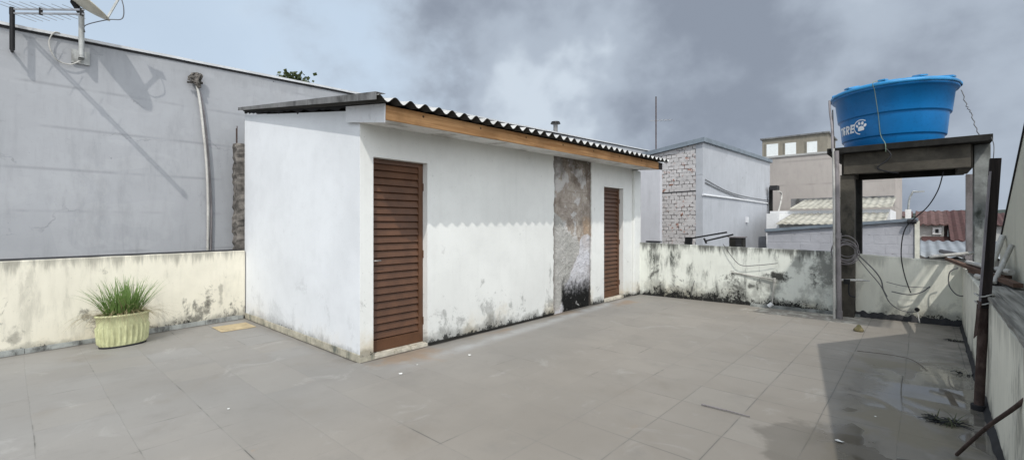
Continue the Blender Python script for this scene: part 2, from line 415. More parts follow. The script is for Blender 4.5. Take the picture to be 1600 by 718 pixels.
M['beige'] = wall('beige render', (.43, .39, .36), moldamt=0, streak=.10, along='x', seed=31, line=1.1, smallspots=0)
M['beigedark'] = wall('dusty khaki render', (.27, .245, .20), moldamt=0, streak=.2, along='x', seed=33, smallspots=0)
M['gable'] = wall('neighbour wall paint', (.56, .545, .46), moldamt=0, streak=.25, along='y', seed=71)
M['whitebrick'] = brick_mat('whitewashed brick', 'x', (.34, .13, .07), (.05, .042, .038), (.56, .54, .535), w=.16, h=.115, thr=.47, jt=.455)
M['greyblock'] = brick_mat('grey painted block', 'x', (.22, .21, .21), (.25, .25, .26), (.46, .46, .49), w=.4, h=.2, thr=.62, jt=.56)
M['roughbrick'] = plain('rough broken concrete', (.17, .155, .14), .95, 0, .6, 9, 1.0, (.03, .028, .025))
M['concrete'] = plain('stained concrete', (.085, .076, .062), .95, 0, .4, 3, .6, (.025, .025, .022))
M['darkconcrete'] = plain('blackened concrete', (.024, .023, .021), .95, 0, .5, 4, .6, (.012, .012, .011))
M['paleconcrete'] = plain('streaked pale concrete', (.23, .24, .23), .9, 0, .5, 4, .6, (.03, .035, .028))
M['door'] = plain('brown painted aluminium', (.10, .045, .022), .45, .0, .22, 5, .05, spec=.5)
M['doordark'] = plain('dark gap', (.012, .008, .006), .9, 0, .1)
M['steel'] = plain('brushed metal', (.35, .34, .33), .35, .9, .15)
M['fascia'] = wood_mat('bare pine', (.40, .20, .08), (.64, .37, .175), 'y', nails=True)
M['whiteboard'] = plain('white pvc board', (.70, .71, .73), .5, 0, .06, 2, .05)
M['soffit'] = plain('white soffit paint', (.70, .69, .67), .8, 0, .12, 3, .1, (.38, .36, .33))
def fibro_mat():
    f = NB('fibre cement roofing')
    n = f.noise(3, 6, .65); c = f.mix(f.mr(n, .3, .7), (.40, .40, .39), (.56, .56, .55))
    c = f.mix(f.mr(f.noise(6, 7, .7), .56, .72, 0, .5), c, (.2, .2, .19))
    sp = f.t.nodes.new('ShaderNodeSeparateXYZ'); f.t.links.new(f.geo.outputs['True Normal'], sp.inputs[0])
    c = f.mix(f.mr(sp.outputs[2], -.05, .10, 1, 0), c, (.035, .033, .03))     # grime plus painted shade under the waves
    f.bump(f.noise(40, 4), .3, .004)
    return f.done(c, .9, 0, .2)
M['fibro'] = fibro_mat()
M['rake'] = plain('grey roof flashing', (.185, .185, .185), .75, 0, .3, 4, .3, (.07, .07, .068))
M['skirt'] = plain('skirting tile', (.44, .41, .33), .6, 0, .3, 7, .2, (.13, .14, .12))
M['skirtgrey'] = plain('grey skirting tile', (.34, .355, .34), .55, 0, .3, 7, .2, (.08, .08, .075))
M['sill'] = plain('pale stone sill', (.62, .58, .49), .6, 0, .3, 9, .1, (.25, .22, .16))
M['pot'] = plain('pale green plastic', (.56, .57, .33), .45, 0, .05, 4, .05, (.36, .36, .2))
M['soil'] = plain('dry soil', (.045, .03, .02), .95, 0, .5, 30, 1)
M['grass'] = leaf_mat('grass blades', (.10, .19, .04), (.20, .31, .09), (.33, .33, .16))
M['drygrass'] = leaf_mat('dry grass blades', (.24, .20, .11), (.33, .27, .16), (.17, .14, .08))
M['foliage'] = leaf_mat('tree foliage', (.035, .05, .018), (.085, .105, .035), (.13, .11, .04))
M['farfoliage'] = leaf_mat('far foliage', (.05, .065, .045), (.075, .095, .065), (.04, .055, .04))
M['weed'] = leaf_mat('weed', (.05, .06, .025), (.10, .11, .05), (.03, .03, .02))
M['bark'] = plain('bark', (.08, .06, .045), .95, 0, .4, 8, .8)
M['blackmetal'] = plain('black metal', (.015, .015, .016), .5, .3, .2)
M['alu'] = plain('dull aluminium', (.42, .42, .43), .45, .7, .2)
M['greypole'] = plain('grey painted pole', (.42, .43, .42), .55, .2, .2, 6, .1, (.2, .2, .19))
M['dish'] = plain('cream painted dish', (.58, .55, .46), .5, 0, .15, 6, .05, (.42, .39, .31))
M['red'] = plain('faded red plastic', (.5, .06, .03), .5, 0, .15)
M['pvc'] = plain('weathered pvc', (.50, .49, .46), .55, 0, .2, 5, .08, (.3, .29, .26))
M['greypvc'] = plain('grey mauve pvc pipe', (.24, .22, .225), .55, 0, .2, 5, .08, (.13, .12, .12))
M['cable'] = plain('grey cable', (.12, .12, .125), .6, 0, .2)
M['blackcable'] = plain('black cable', (.02, .02, .022), .6, 0, .2)
M['cord'] = plain('greenish cord', (.20, .27, .20), .8, 0, .2)
M['tank'] = plain('blue polyethylene', (.004, .17, .46), .38, 0, .10, 3, .03, spec=.45)
M['lid'] = plain('lid blue polyethylene', (.02, .24, .52), .45, 0, .15, 4, .04, (.03, .14, .30), spec=.45)
M['white'] = plain('white print', (.82, .83, .84), .6, 0, .04)
M['rust'] = plain('rusty steel', (.095, .066, .058), .85, .2, .4, 12, .5, (.05, .03, .025))
M['darkwood'] = wood_mat('blackened timber', (.018, .014, .013), (.045, .036, .032), 'z', .85, False)
M['lilacwood'] = plain('lilac grey edge', (.24, .22, .235), .8, 0, .3, 7, .3)
M['rotwood'] = wood_mat('weathered grey board', (.12, .115, .105), (.34, .33, .30), 'y', .95, False)
M['brownwood'] = wood_mat('brown timber', (.07, .04, .03), (.14, .085, .06), 'y', .9, False)
M['coping'] = plain('roof sheet edge', (.55, .56, .57), .6, .1, .15, 3, .1)
M['darkedge'] = plain('dark edge', (.03, .03, .033), .8, 0, .3)
M['bluecap'] = plain('blue grey roof trim', (.20, .235, .27), .6, .1, .2, 3, .1)
M['cremepost'] = plain('cream post', (.68, .67, .58), .7, 0, .15)
M['palesheet'] = plain('pale fibre roof', (.40, .385, .33), .9, 0, .3, 4, .3, (.2, .185, .15))
M['whitewall'] = plain('white wall', (.72, .72, .72), .8, 0, .1, 2, .1)
M['shutter'] = plain('white shutter', (.74, .76, .75), .6, 0, .06, 2, .05)
M['redtile'] = plain('red clay tile', (.078, .040, .038), .85, 0, .3, 5, .5, (.07, .03, .03))
M['browntile'] = plain('brown roof tile', (.13, .075, .07), .85, 0, .3, 5, .5, (.07, .045, .042))
M['darkglass'] = plain('dark opening', (.02, .02, .022), .3, 0, .2)
M['sandtile'] = plain('sand coloured tile', (.46, .37, .23), .7, 0, .2, 9, .1, (.3, .24, .15))
M['stone'] = plain('mossy stone', (.20, .17, .09), .95, 0, .4, 20, .8, (.08, .08, .04))
M['ground'] = plain('street ground', (.10, .095, .085), .95, 0, .4, .3, .3)
M['hill'] = plain('hill woods', (.045, .06, .05), .95, 0, .4, .03, .2)
M['greysheet'] = plain('galvanised sheet', (.28, .30, .32), .5, .3, .2, 3, .1)
M['render'] = plain('house render', (.42, .415, .40), .85, 0, .2, 2, .1)
M['paper'] = plain('paper', (.8, .8, .78), .8, 0, .1)

# ------------------------------------------------------------------ ground, terrain, floor
XF, XB, YS, YE = -4.38, -7.84, 2.48, 8.78          # shed front / back plane, side / end plane
struct(MB().add([(-3000,-3000,-3.6),(3000,-3000,-3.6),(3000,3000,-3.6),(-3000,3000,-3.6)], [(0,1,2,3)]), 'ground', M['ground'])
fl = MB().add([(-8.2,-3.5,0),(.5,-3.5,0),(.5,9.3,0),(-8.2,9.3,0)], [(0,1,2,3)])
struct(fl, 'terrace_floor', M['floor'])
struct(MB().box(-8.2,.9,-3.5,9.3,-3.59,-.004), 'terrace_slab', M['render'])
# hills on the horizon
hb = MB(); n = 260; vs = []; fs = []
for i in range(n+1):
    a = math.radians(-75 + 150*i/n)
    for j, (rr, hh) in enumerate(((420, -4), (520, 8), (640, 17), (800, 4))):
        z = hh * (.75 + .35*mnoise.noise(Vector((i*.035, j*1.7, 2.0))) + .12*mnoise.noise(Vector((i*.45, j*3.1, 7)))) if hh > 0 else hh
        vs.append((rr*math.sin(a), rr*math.cos(a), z))
for i in range(n):
    for j in range(3):
        b = i*4 + j; fs.append((b, b+4, b+5, b+1))
struct(hb.add(vs, fs), 'hills', M['hill'])

# ------------------------------------------------------------------ shed
tilt = lambda y: .0125*(y - 2.45)
def roofz(x, y): return 2.595 + .147*(-3.72 - x) + tilt(y)
shed = thing('shed', 'white rendered rooftop shed with two brown louvred doors and a corrugated roof', 'shed', (XF, YS, 0))
def ragged(y, z0, z1, amp, seed, n=26):
    out = []
    for k in range(n+1):
        z = z0 + (z1-z0)*k/n
        nz = lambda q, o: mnoise.noise(Vector((seed, z*q, o)))
        out.append((y + amp*(.55*nz(1.3, 0) + .30*nz(5.3, 3) + .22*nz(14.7, 6) + .12*nz(31, 9)), z))
    return out
def topw(y): return 2.517 + .0095*(y - 2.45)
T = .13
w = MB()
def slab(poly): w.prism([(XF, y, z) for y, z in poly], (-T, 0, 0))
D1 = (2.635, 3.355, 2.175); D2 = (7.42, 8.15, 2.15); PA = (5.86, 6.99)
slab([(YS, 0), (D1[0], 0), (D1[0], topw(D1[0])), (YS, topw(YS))])
slab([(D1[0], D1[2]), (D1[1], D1[2]), (D1[1], topw(D1[1])), (D1[0], topw(D1[0]))])
eL = ragged(PA[0], 0, topw(PA[0]), .075, 3.3, 110)
slab([(D1[1], 0)] + eL + [(D1[1], topw(D1[1]))])
eR = ragged(PA[1], 0, topw(PA[1]), .055, 9.1, 110)
slab([(D2[0], 0), (D2[0], topw(D2[0]))] + eR[::-1])
slab([(D2[0], D2[2]), (D2[1], D2[2]), (D2[1], topw(D2[1])), (D2[0], topw(D2[0]))])
slab([(D2[1], 0), (YE, 0), (YE, topw(YE)), (D2[1], topw(D2[1]))])
w.build('front_wall', M['shed'], shed)
w = MB().prism([(XF-.003, YS, 0), (XB, YS, 0), (XB, YS, roofz(XB, YS)-.05), (XF-.003, YS, roofz(XF, YS)-.05)], (0, .12, 0))
for i in range(4): w.v[i].y -= .003
w.build('side_wall', M['shed_side'], shed)
w = MB().box(XB, XB+.12, YS+.13, YE-.13, 0, 3.1)
w.prism([(XF-.14, YE-.12, 0), (XB, YE-.12, 0), (XB, YE-.12, roofz(XB, YE)-.05), (XF-.14, YE-.12, roofz(XF, YE)-.05)], (0, .12, 0))
w.build('rear_wall', M['shed_side'], shed)
MB().box(XF-.12, XF-.018, PA[0]-.1, PA[1]+.1, 0, topw(6.4)).build('bare_masonry', M['bare'], shed)['label'] = 'tall strip of stripped plaster and sooty masonry between the doors'
# pilaster at the far end of the front
MB().box(XF+.002, XF+.055, 8.53, YE+.02, 0, 2.545).build('pilaster', M['shed'], shed, bevel=.006)
# corrugated roof
P = .177; A = .028
rb = MB(); ny = 37*12; nx = 9; vs = []; fs = []
Y0, Y1, X0, X1 = 2.30, 8.86, -3.725, -7.87
for i in range(ny+1):
    y = Y0 + (Y1-Y0)*i/ny
    for j in range(nx+1):
        x = X0 + (X1-X0)*j/nx + (.012*mnoise.noise(Vector((round(y/1.05), j, 0))) if j == 0 else 0)
        vs.append((x, y + .11*(X0-x)/(X0-X1), roofz(x, y) + A + A*math.cos(2*PI*(y-Y0)/P) + .006*mnoise.noise(Vector((x*.8, y*.8, 3)))))
for i in range(ny):
    for j in range(nx):
        b = i*(nx+1)+j; fs.append((b, b+1, b+nx+2, b+nx+1))
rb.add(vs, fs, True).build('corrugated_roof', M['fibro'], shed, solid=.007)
# rake flashing on the near edge
rz_ = lambda x: roofz(x, 2.3)
rk = MB().hexa([(-3.745, 2.277, rz_(-3.745)+.006), (-3.745, 2.285, rz_(-3.745)+.006), (-7.89, 2.408, rz_(-7.89)+.010), (-7.89, 2.400, rz_(-7.89)+.010)],
               [(-3.745, 2.277, rz_(-3.745)+.074), (-3.745, 2.285, rz_(-3.745)+.074), (-7.89, 2.408, rz_(-7.89)+.050), (-7.89, 2.400, rz_(-7.89)+.050)])
rk.hexa([(-3.745, 2.277, rz_(-3.745)+.0745), (-3.745, 2.38, rz_(-3.745)+.076), (-7.89, 2.50, rz_(-7.89)+.056), (-7.89, 2.400, rz_(-7.89)+.0505)],
        [(-3.745, 2.277, rz_(-3.745)+.079), (-3.745, 2.38, rz_(-3.745)+.081), (-7.89, 2.50, rz_(-7.89)+.061), (-7.89, 2.400, rz_(-7.89)+.055)])
rk.build('rake_flashing', M['rake'], shed)
# mould line under the rake
jl = [(-4.62 + (XB+4.62)*k/60) for k in range(61)]
MB().prism([(x, YS-.006, roofz(x, YS)-.012-.045*max(0, .35+mnoise.noise(Vector((x*5, 3, 0)))+.6*mnoise.noise(Vector((x*17, 1, 0))))) for x in jl] + [(XB, YS-.006, roofz(XB, YS)+.02), (-4.62, YS-.006, roofz(-4.62, YS)+.02)], (0, .003, 0)).build('roof_joint', M['darkedge'], shed)
# eave box: fascia, soffit, end board
XE = -3.86
def fz(y): return 2.466 + .0115*(y - 2.45)
FH = .140
MB().hexa([(XE-.03, 2.455, fz(2.45)), (XE, 2.455, fz(2.45)), (XE, 8.62, fz(8.62)), (XE-.03, 8.62, fz(8.62))],
          [(XE-.03, 2.455, fz(2.45)+FH), (XE, 2.455, fz(2.45)+FH), (XE, 8.62, fz(8.62)+FH), (XE-.03, 8.62, fz(8.62)+FH)]).build('fascia_board', M['fascia'], shed, bevel=.003)
MB().hexa([(XE-.03, 8.622, fz(8.62)), (XE-.002, 8.622, fz(8.62)), (XE-.002, 8.80, fz(8.8)), (XE-.03, 8.80, fz(8.8))],
          [(XE-.03, 8.622, fz(8.62)+FH-.004), (XE-.002, 8.622, fz(8.62)+FH-.004), (XE-.002, 8.80, fz(8.8)+FH-.004), (XE-.03, 8.80, fz(8.8)+FH-.004)]).build('fascia_end', M['darkwood'], shed)  # far end's shadow painted in with the dark timber
MB().hexa([(XF+.004, 2.455, topw(2.45)-.006), (XE-.034, 2.455, fz(2.45)+.004), (XE-.034, 8.78, fz(8.78)+.004), (XF+.004, 8.78, topw(8.78)-.006)],
          [(XF+.004, 2.455, topw(2.45)+.01), (XE-.034, 2.455, fz(2.45)+.02), (XE-.034, 8.78, fz(8.78)+.02), (XF+.004, 8.78, topw(8.78)+.01)]).build('soffit', M['soffit'], shed)
MB().prism([(-4.60, 2.450, 2.545), (XE+.004, 2.450, 2.43), (XE+.012, 2.450, 2.615), (-4.60, 2.450, 2.715)], (0, -.014, 0)).build('end_board', M['whiteboard'], shed, bevel=.002)
# skirting tiles on the near side
sk = MB(); x = XF + .012
while x > XB + .05:
    x2 = max(x - .44, XB); jj = R.uniform(-.003, .003)
    sk.box(x2+.004, x, YS-.017+jj, YS-.004+jj, 0, .082+R.uniform(-.004, .004)); x = x2
sk.build('skirting', M['skirt'], shed, bevel=.002)
MB().box(XF+.003, XF+.016, YS-.015, D1[0]+.005, 0, .05).build('corner_skirting', M['skirt'], shed)
sk = MB()
y = D1[1] + .02
while y < PA[0] - .1:
    y2 = min(y + .44, PA[0]-.02); sk.box(XF+.003, XF+.014+R.uniform(-.002, .003), y+.004, y2, 0, .030+R.uniform(-.008, .006)); y = y2
sk.build('front_skirting', M['darkconcrete'], shed)
def make_door(y0, y1, z0, z1, hinge_left):
    xd = XF - .085
    d = MB().box(xd-.03, xd, y0+.003, y0+.045, z0, z1-.002); d.box(xd-.03, xd, y1-.065, y1-.003, z0, z1-.002)
    d.box(xd-.03, xd, y0+.045, y1-.065, z1-.05, z1-.002); d.box(xd-.03, xd, y0+.045, y1-.065, z0, z0+.13)
    n = 24; h = (z1-.05 - z0-.13) / n
    for k in range(n):                      # overlapping slats, each tilted outward at the bottom
        za = z0 + .13 + k*h; jt_ = R.uniform(-.0025, .0025)
        d.add([(xd-.001, y0+.045, za+.013), (xd-.001+jt_*.6, y1-.065, za+.013+jt_), (xd-.026, y1-.065, za+h), (xd-.026, y0+.045, za+h),
               (xd-.030, y0+.045, za+.002), (xd-.030, y1-.065, za+.002)], [(0,1,2,3), (5,1,0,4)])
    o = d.build('louvred_door', M['door'], shed)
    MB().box(xd-.05, xd-.034, y0+.004, y1-.004, z0, z1-.004).build('door_backing', M['doordark'], o)
    hb = MB(); yh = y0 + .03 if hinge_left else y1 - .04
    hb.box(xd+.001, xd+.008, yh-.018, yh+.018, z0+.93, z0+1.07); hb.tube([(xd+.008, yh, 1.05), (xd+.045, yh, 1.05), (xd+.045, yh+.09, 1.05)], .008, 6)
    hb.build('handle', M['steel'], o)
    for zq in (.25, 1.05, 1.85):
        yq = y1 - .004 if hinge_left else y0 + .004
        MB().tube([(xd+.006, yq, z0+zq-.045), (xd+.006, yq, z0+zq+.045)], .008, 8).build('hinge', M['door'], o)
    return o
make_door(D1[0], D1[1], .043, D1[2], True)['label'] = 'brown louvred door with the eave shadow across its top, nearer one'
make_door(D2[0], D2[1], .05, D2[2], True)['label'] = 'narrow looking brown louvred door at the far end'
MB().box(XF-.10, XF+.010, D1[0]+.002, D1[1]-.002, .0, .040).build('door_sill', M['sill'], shed, bevel=.004)
MB().box(XF-.10, XF+.010, D2[0]+.002, D2[1]-.002, .0, .045).build('door_sill', M['sill'], shed, bevel=.004)

# rough concrete column stub behind the shed
col = thing('concrete_column', 'rough broken concrete column stub with two bare reinforcing bars behind the white shed', 'column', (-7.92, 2.44, 0))
cb = MB(); pts = []
zz = [1.0 + .055*k for k in range(32)]
for k, z in enumerate(zz):
    for (x, y) in ((-8.0, 2.36), (-7.845, 2.36), (-7.845, 2.52), (-8.0, 2.52)):
        pts.append((x + R.uniform(-.016, .016), y + R.uniform(-.016, .016), z))
cb.add(pts, [(k*4+i, k*4+(i+1) % 4, (k+1)*4+(i+1) % 4, (k+1)*4+i) for k in range(31) for i in range(4)] + [(124, 125, 126, 127)])
cb.build('shaft', M['roughbrick'], col)
MB().tube([(-7.97, 2.40, 2.6), (-7.975, 2.40, 2.95)], .006, 6).build('reinforcing_bar', M['rust'], col)
MB().tube([(-7.93, 2.40, 2.6), (-7.935, 2.40, 2.98)], .006, 6).build('reinforcing_bar', M['rust'], col)
MB().box(-7.92, -7.85, 2.50, 2.56, 1.0, 3.12).build('rear_edge', M['roughbrick'], col)

# ------------------------------------------------------------------ parapets
def strip(p0, p1, thick, z0, top, n, amp=.006):
    """plastered wall between two plan points: uneven hand-finished top; thick grows to the left of p0->p1"""
    p0, p1 = Vector((*p0, 0)), Vector((*p1, 0)); d = (p1-p0).normalized(); nrm = Vector((-d.y, d.x, 0))
    vs = []; fs = []
    rows = 6
    for i in range(n+1):
        t = i/n; p = p0.lerp(p1, t)
        zt = top(t)
        ring = []
        for k in range(rows+1):
            q = p + nrm*(amp*.7*mnoise.noise(Vector((i*.5, k*.9, 4))))
            ring.append((q.x, q.y, z0 + (zt - .012 - z0)*k/rows))
        q = p + nrm*.012; ring.append((q.x, q.y, zt + amp*mnoise.noise(Vector((i*.37, 1, 0)))))
        q = p + nrm*(thick-.012); ring.append((q.x, q.y, zt - .004 + amp*mnoise.noise(Vector((i*.37, 9, 0)))))
        q = p + nrm*thick; ring.append((q.x, q.y, zt-.016)); ring.append((q.x, q.y, z0))
        vs += ring
    m = rows + 5
    for i in range(n):
        for k in range(m-1): fs.append((i*m+k, (i+1)*m+k, (i+1)*m+k+1, i*m+k+1))
    fs += [[k for k in range(m)], [n*m+k for k in range(m)][::-1]]
    return MB().add(vs, fs)
par = thing('parapet_wall', 'low cream parapet wall behind the planter at the left', 'parapet', (-7.5, 0, 0))
strip((-7.10, -3.0), (-7.775, YS-.02), .16, 0, lambda t: 1.045, 70).build('masonry', M['cream'], par)
sk = MB(); dv = Vector((-7.775+7.10, YS-.02+3.0, 0)); L = dv.length; dv.normalize(); nr = Vector((dv.y, -dv.x, 0)); s = 0; q0 = Vector((-7.10, -3, 0))
while s < L - .05:
    e = min(s + .45, L-.03); a = q0 + dv*(s+.004) + nr*.006; b = q0 + dv*e + nr*.006; hh = .062 + R.uniform(-.01, .006)
    sk.hexa([a, b, b+nr*.014, a+nr*.014], [v + Vector((0,0,hh)) for v in (a, b, b+nr*.014, a+nr*.014)]); s = e
sk.build('skirting', M['skirtgrey'], par, bevel=.002)
MB().hexa([(-7.10-.165,-3,1.046),(-7.10-.02,-3,1.050),(-7.775-.02,YS-.03,1.050),(-7.775-.165,YS-.03,1.046)],
          [(-7.10-.165,-3,1.062),(-7.10-.03,-3,1.058),(-7.775-.03,YS-.03,1.058),(-7.775-.165,YS-.03,1.062)]).build('blackened_top', M['darkedge'], par)

def yb(x): return 8.76 + (x + 4.3)*.062
bp = thing('parapet_wall', 'mould streaked low parapet wall running across the back of the terrace', 'parapet', (-2.6, 8.9, 0))
xs = -.86
strip((XF+.02, yb(XF)), (xs, yb(xs)), .15, 0, lambda t: 1.075 - .07*t, 60, .009).build('mouldy_masonry', M['back'], bp)
strip((xs+.002, yb(xs)), (.46, yb(.46)), .15, 0, lambda t: .99 - .08*t, 30, .005).build('pale_masonry', M['back2'], bp)
# low cement ledge at its foot
lg = MB()
for k in range(14):
    xa = -2.25 + k*.11; xb2 = xa + .112
    w0 = .085 + .02*mnoise.noise(Vector((k*.6, 0, 0))); w1 = .085 + .02*mnoise.noise(Vector((k*.6+.6, 0, 0)))
    lg.hexa([(xa, yb(xa)-w0, 0), (xb2, yb(xb2)-w1, 0), (xb2, yb(xb2)+.0, 0), (xa, yb(xa)+.0, 0)],
            [(xa, yb(xa)-w0+.01, .028), (xb2, yb(xb2)-w1+.01, .028), (xb2, yb(xb2), .045), (xa, yb(xa), .045)])
lg.build('cement_ledge', M['paleconcrete'], bp)
# black tarry fillet at the foot on the right
tf = MB(); nn = 60; vs = []
for k in range(nn+1):
    x = -1.0 + 1.43*k/nn; hgt = .05 + .06*max(0, .5+mnoise.noise(Vector((k*.33, 2, 0)))); dep = .05 + .05*abs(mnoise.noise(Vector((k*.3, 6, 0))))
    vs += [(x, yb(x)-dep, .004), (x, yb(x)-dep*.55, hgt*.55), (x, yb(x)-.004, hgt)]
tf.add(vs, [(k*3+j, (k+1)*3+j, (k+1)*3+j+1, k*3+j+1) for k in range(nn) for j in range(2)], True)
tf.build('tar_fillet', M['darkedge'], bp)

rp = thing('parapet_wall', 'pale low parapet wall in the shade along the right edge of the terrace', 'parapet', (.45, 5, 0))
strip((.43, yb(.43)-.0), (.30, -2.5), .15, 0, lambda t: .865, 90, .006).build('masonry', M['right'], rp)
tf = MB(); vs = []
for k in range(91):
    y = 9.0 - 11*k/90; x = .43 - .0115*(9.05-y)
    hgt = .03 + .05*max(0, .45+mnoise.noise(Vector((k*.4, 12, 0)))); dep = .025 + .025*abs(mnoise.noise(Vector((k*.4, 16, 0))))
    vs += [(x-dep, y, .004), (x-dep*.5, y, hgt*.5), (x+.002, y, hgt)]
tf.add(vs, [(k*3+j, k*3+j+1, (k+1)*3+j+1, (k+1)*3+j) for k in range(90) for j in range(2)], True)
tf.build('tar_fillet', M['darkedge'], rp)

# ------------------------------------------------------------------ planter and plant
pc = atZ(192, 541, 0) ; pc.x -= .10; pc.y += .015
pang = math.radians(98)
pot = thing('planter', 'oval pale green ribbed plastic planter standing by the cream wall', 'planter', pc)
rib = lambda a, z: 1 + (.06*max(0, math.cos(a*27)+.25) if .04 < z < .25 else 0)
SX, SY = .265, .16
MB().lathe([(.80,.0),(.83,.012),(.84,.03),(.86,.05),(.868,.08),(.915,.235),(.925,.258),(.93,.272),(.935,.285),(.955,.36),(.99,.362),(1.0,.372),(1.0,.385),(.96,.388),(.94,.36),(.92,.30)], pc, 324, SX, SY, pang, True, rib).build('pot', M['pot'], pot)
MB().lathe([(.915,.345),(.6,.36),(.3,.365),(.01,.368)], pc, 60, SX, SY, pang).build('soil', M['soil'], pot)
MB().lathe([(.70,.002),(.845,.002),(.85,.02),(.84,.022)], pc, 60, SX, SY, pang).build('saucer', M['darkedge'], pot)
def blade(mb, base, dirv, length, width, droop, n=6):
    d = Vector(dirv).normalized(); side = d.cross(Vector((0,0,1)))
    if side.length < .05: side = Vector((1,0,0))
    side = (side.normalized() + Vector((R.uniform(-.6,.6), R.uniform(-.6,.6), 0))).normalized()
    p = Vector(base); vs = []
    for k in range(n+1):
        t = k/n; wv = width*(1 - t**2.2)*.5 + .0006
        vs += [p - side*wv, p + side*wv]
        p = p + d*(length/n); d = (d + Vector((d.x*.3, d.y*.3, -1))*droop/n).normalized()
    mb.add(vs, [(2*k, 2*k+1, 2*k+3, 2*k+2) for k in range(n)], True)
g = MB(); dg = MB()
def onpot(k=1.0):
    a = R.uniform(0, 2*PI); r = math.sqrt(R.random())*k
    x, y = r*math.cos(a)*SX*.85, r*math.sin(a)*SY*.85
    return x*math.cos(pang)-y*math.sin(pang), x*math.sin(pang)+y*math.cos(pang)
for i in range(330):
    ox, oy = onpot(.72); lean = .2 + R.random()*.85
    blade(g, (pc.x+ox, pc.y+oy, .36), (ox*lean*5+R.uniform(-.28,.28), oy*lean*5+R.uniform(-.28,.28), 1), R.uniform(.20,.50), R.uniform(.007,.013), R.uniform(.1,.85))
for i in range(230):
    ox, oy = onpot(1.0)
    blade(dg, (pc.x+ox*.95, pc.y+oy*.95, .365), (ox*8+R.uniform(-.5,.5), oy*8+R.uniform(-.5,.5), R.uniform(.35,1)), R.uniform(.2,.46), R.uniform(.003,.006), R.uniform(1.0,2.6), 8)
for dx in (0.0, .02, -.03, .05):   # long wisps at the right
    blade(dg, (pc.x, pc.y+.2, .37), (R.uniform(-.1,.2), 1, .5+dx*6), .46, .004, 1.4, 9)
pl = thing('grass_plant', 'tufted green grass plant growing in the pale green planter', 'plant', (pc.x, pc.y, .36))
g.build('green_blades', M['grass'], pl); dg.build('dry_blades', M['drygrass'], pl)

# ------------------------------------------------------------------ grey building on the left
gb = thing('grey_building', 'long grey rendered building with a thin sheet roof edge behind the cream parapet', 'building', (-8.42, 6, -3.6))
XG = -8.42
def gz(y): return 3.875 + .033*y if y > 0 else 3.875
MB().prism([(XG, -6, -3.59), (XG, 19.3, -3.59), (XG, 19.3, gz(19.3)), (XG, 0, gz(0)), (XG, -6, gz(-6))], (-.2, 0, 0)).build('wall', M['grey'], gb)
MB().box(XG-7, XG-.2, 19.0, 19.3, -3.59, 4.2).build('end_wall', M['grey2'], gb)
cp = MB(); ys_ = [-6 + 25.45*k/70 for k in range(71)]; vs = []
for k, y in enumerate(ys_):
    dz = .009*mnoise.noise(Vector((k*.6, 0, 3))); dx = .010*mnoise.noise(Vector((k*.45, 7, 0))) + (.008 if (k//5) % 2 else 0)
    vs += [(XG-7, y, gz(y)+.35), (XG+.03+dx, y, gz(y)+.024+dz), (XG+.03+dx, y, gz(y)+.060+dz), (XG-7, y, gz(y)+.39)]
cp.add(vs, [(k*4+i, (k+1)*4+i, (k+1)*4+(i+1) % 4, k*4+(i+1) % 4) for k in range(70) for i in range(4)] + [(0,1,2,3), (283,282,281,280)])
cp.build('roof_sheet', M['coping'], gb)
MB().hexa([(XG+.001, -6, gz(-6)-.004), (XG+.012, -6, gz(-6)-.004), (XG+.012, 0, gz(0)-.004), (XG+.001, 0, gz(0)-.004)],
          [(XG+.001, -6, gz(-6)+.021), (XG+.012, -6, gz(-6)+.021), (XG+.012, 0, gz(0)+.021), (XG+.001, 0, gz(0)+.021)]).hexa(
          [(XG+.001, 0, gz(0)-.004), (XG+.012, 0, gz(0)-.004), (XG+.012, 19.3, gz(19.3)-.004), (XG+.001, 19.3, gz(19.3)-.004)],
          [(XG+.001, 0, gz(0)+.021), (XG+.012, 0, gz(0)+.021), (XG+.012, 19.3, gz(19.3)+.021), (XG+.001, 19.3, gz(19.3)+.021)]).build('dark_joint', M['darkedge'], gb)

# vent pipe on that roof
vp = atX(868, 206, -9.2)
vt = thing('vent_pipe', 'small dark capped vent pipe rising behind the corrugated shed roof', 'vent', (vp.x, vp.y, vp.z-.4))
MB().tube([(vp.x, vp.y, vp.z-.4), (vp.x, vp.y, vp.z+.27)], .075, 12).build('pipe', M['rake'], vt)
MB().tube([(vp.x, vp.y, vp.z+.271), (vp.x, vp.y, vp.z+.34)], [.17, .14], 14).build('cap', M['blackmetal'], vt)
# thin antenna mast
am = atX(1025, 240, -8.9)
at_ = thing('antenna_mast', 'thin tall antenna mast standing behind the far end of the shed roof', 'antenna', (am.x, am.y, am.z-.6))
ztop = atX(1025, 151, -8.9).z
MB().tube([(am.x, am.y, am.z-.6), (am.x, am.y, ztop)], .028, 8).build('mast', M['rust'], at_)
zb = atX(1025, 189, -8.9).z
MB().tube([(am.x-.2, am.y-.2, zb), (am.x+.45, am.y+.55, zb+.08)], .012, 6).build('boom', M['alu'], at_)
for k in range(4):
    t = .1 + k*.12
    MB().tube([(am.x+t-.18, am.y+t*1.1+.12, zb+.03), (am.x+t+.18, am.y+t*1.1-.12, zb+.05)], .007, 5).build('rod', M['alu'], at_)

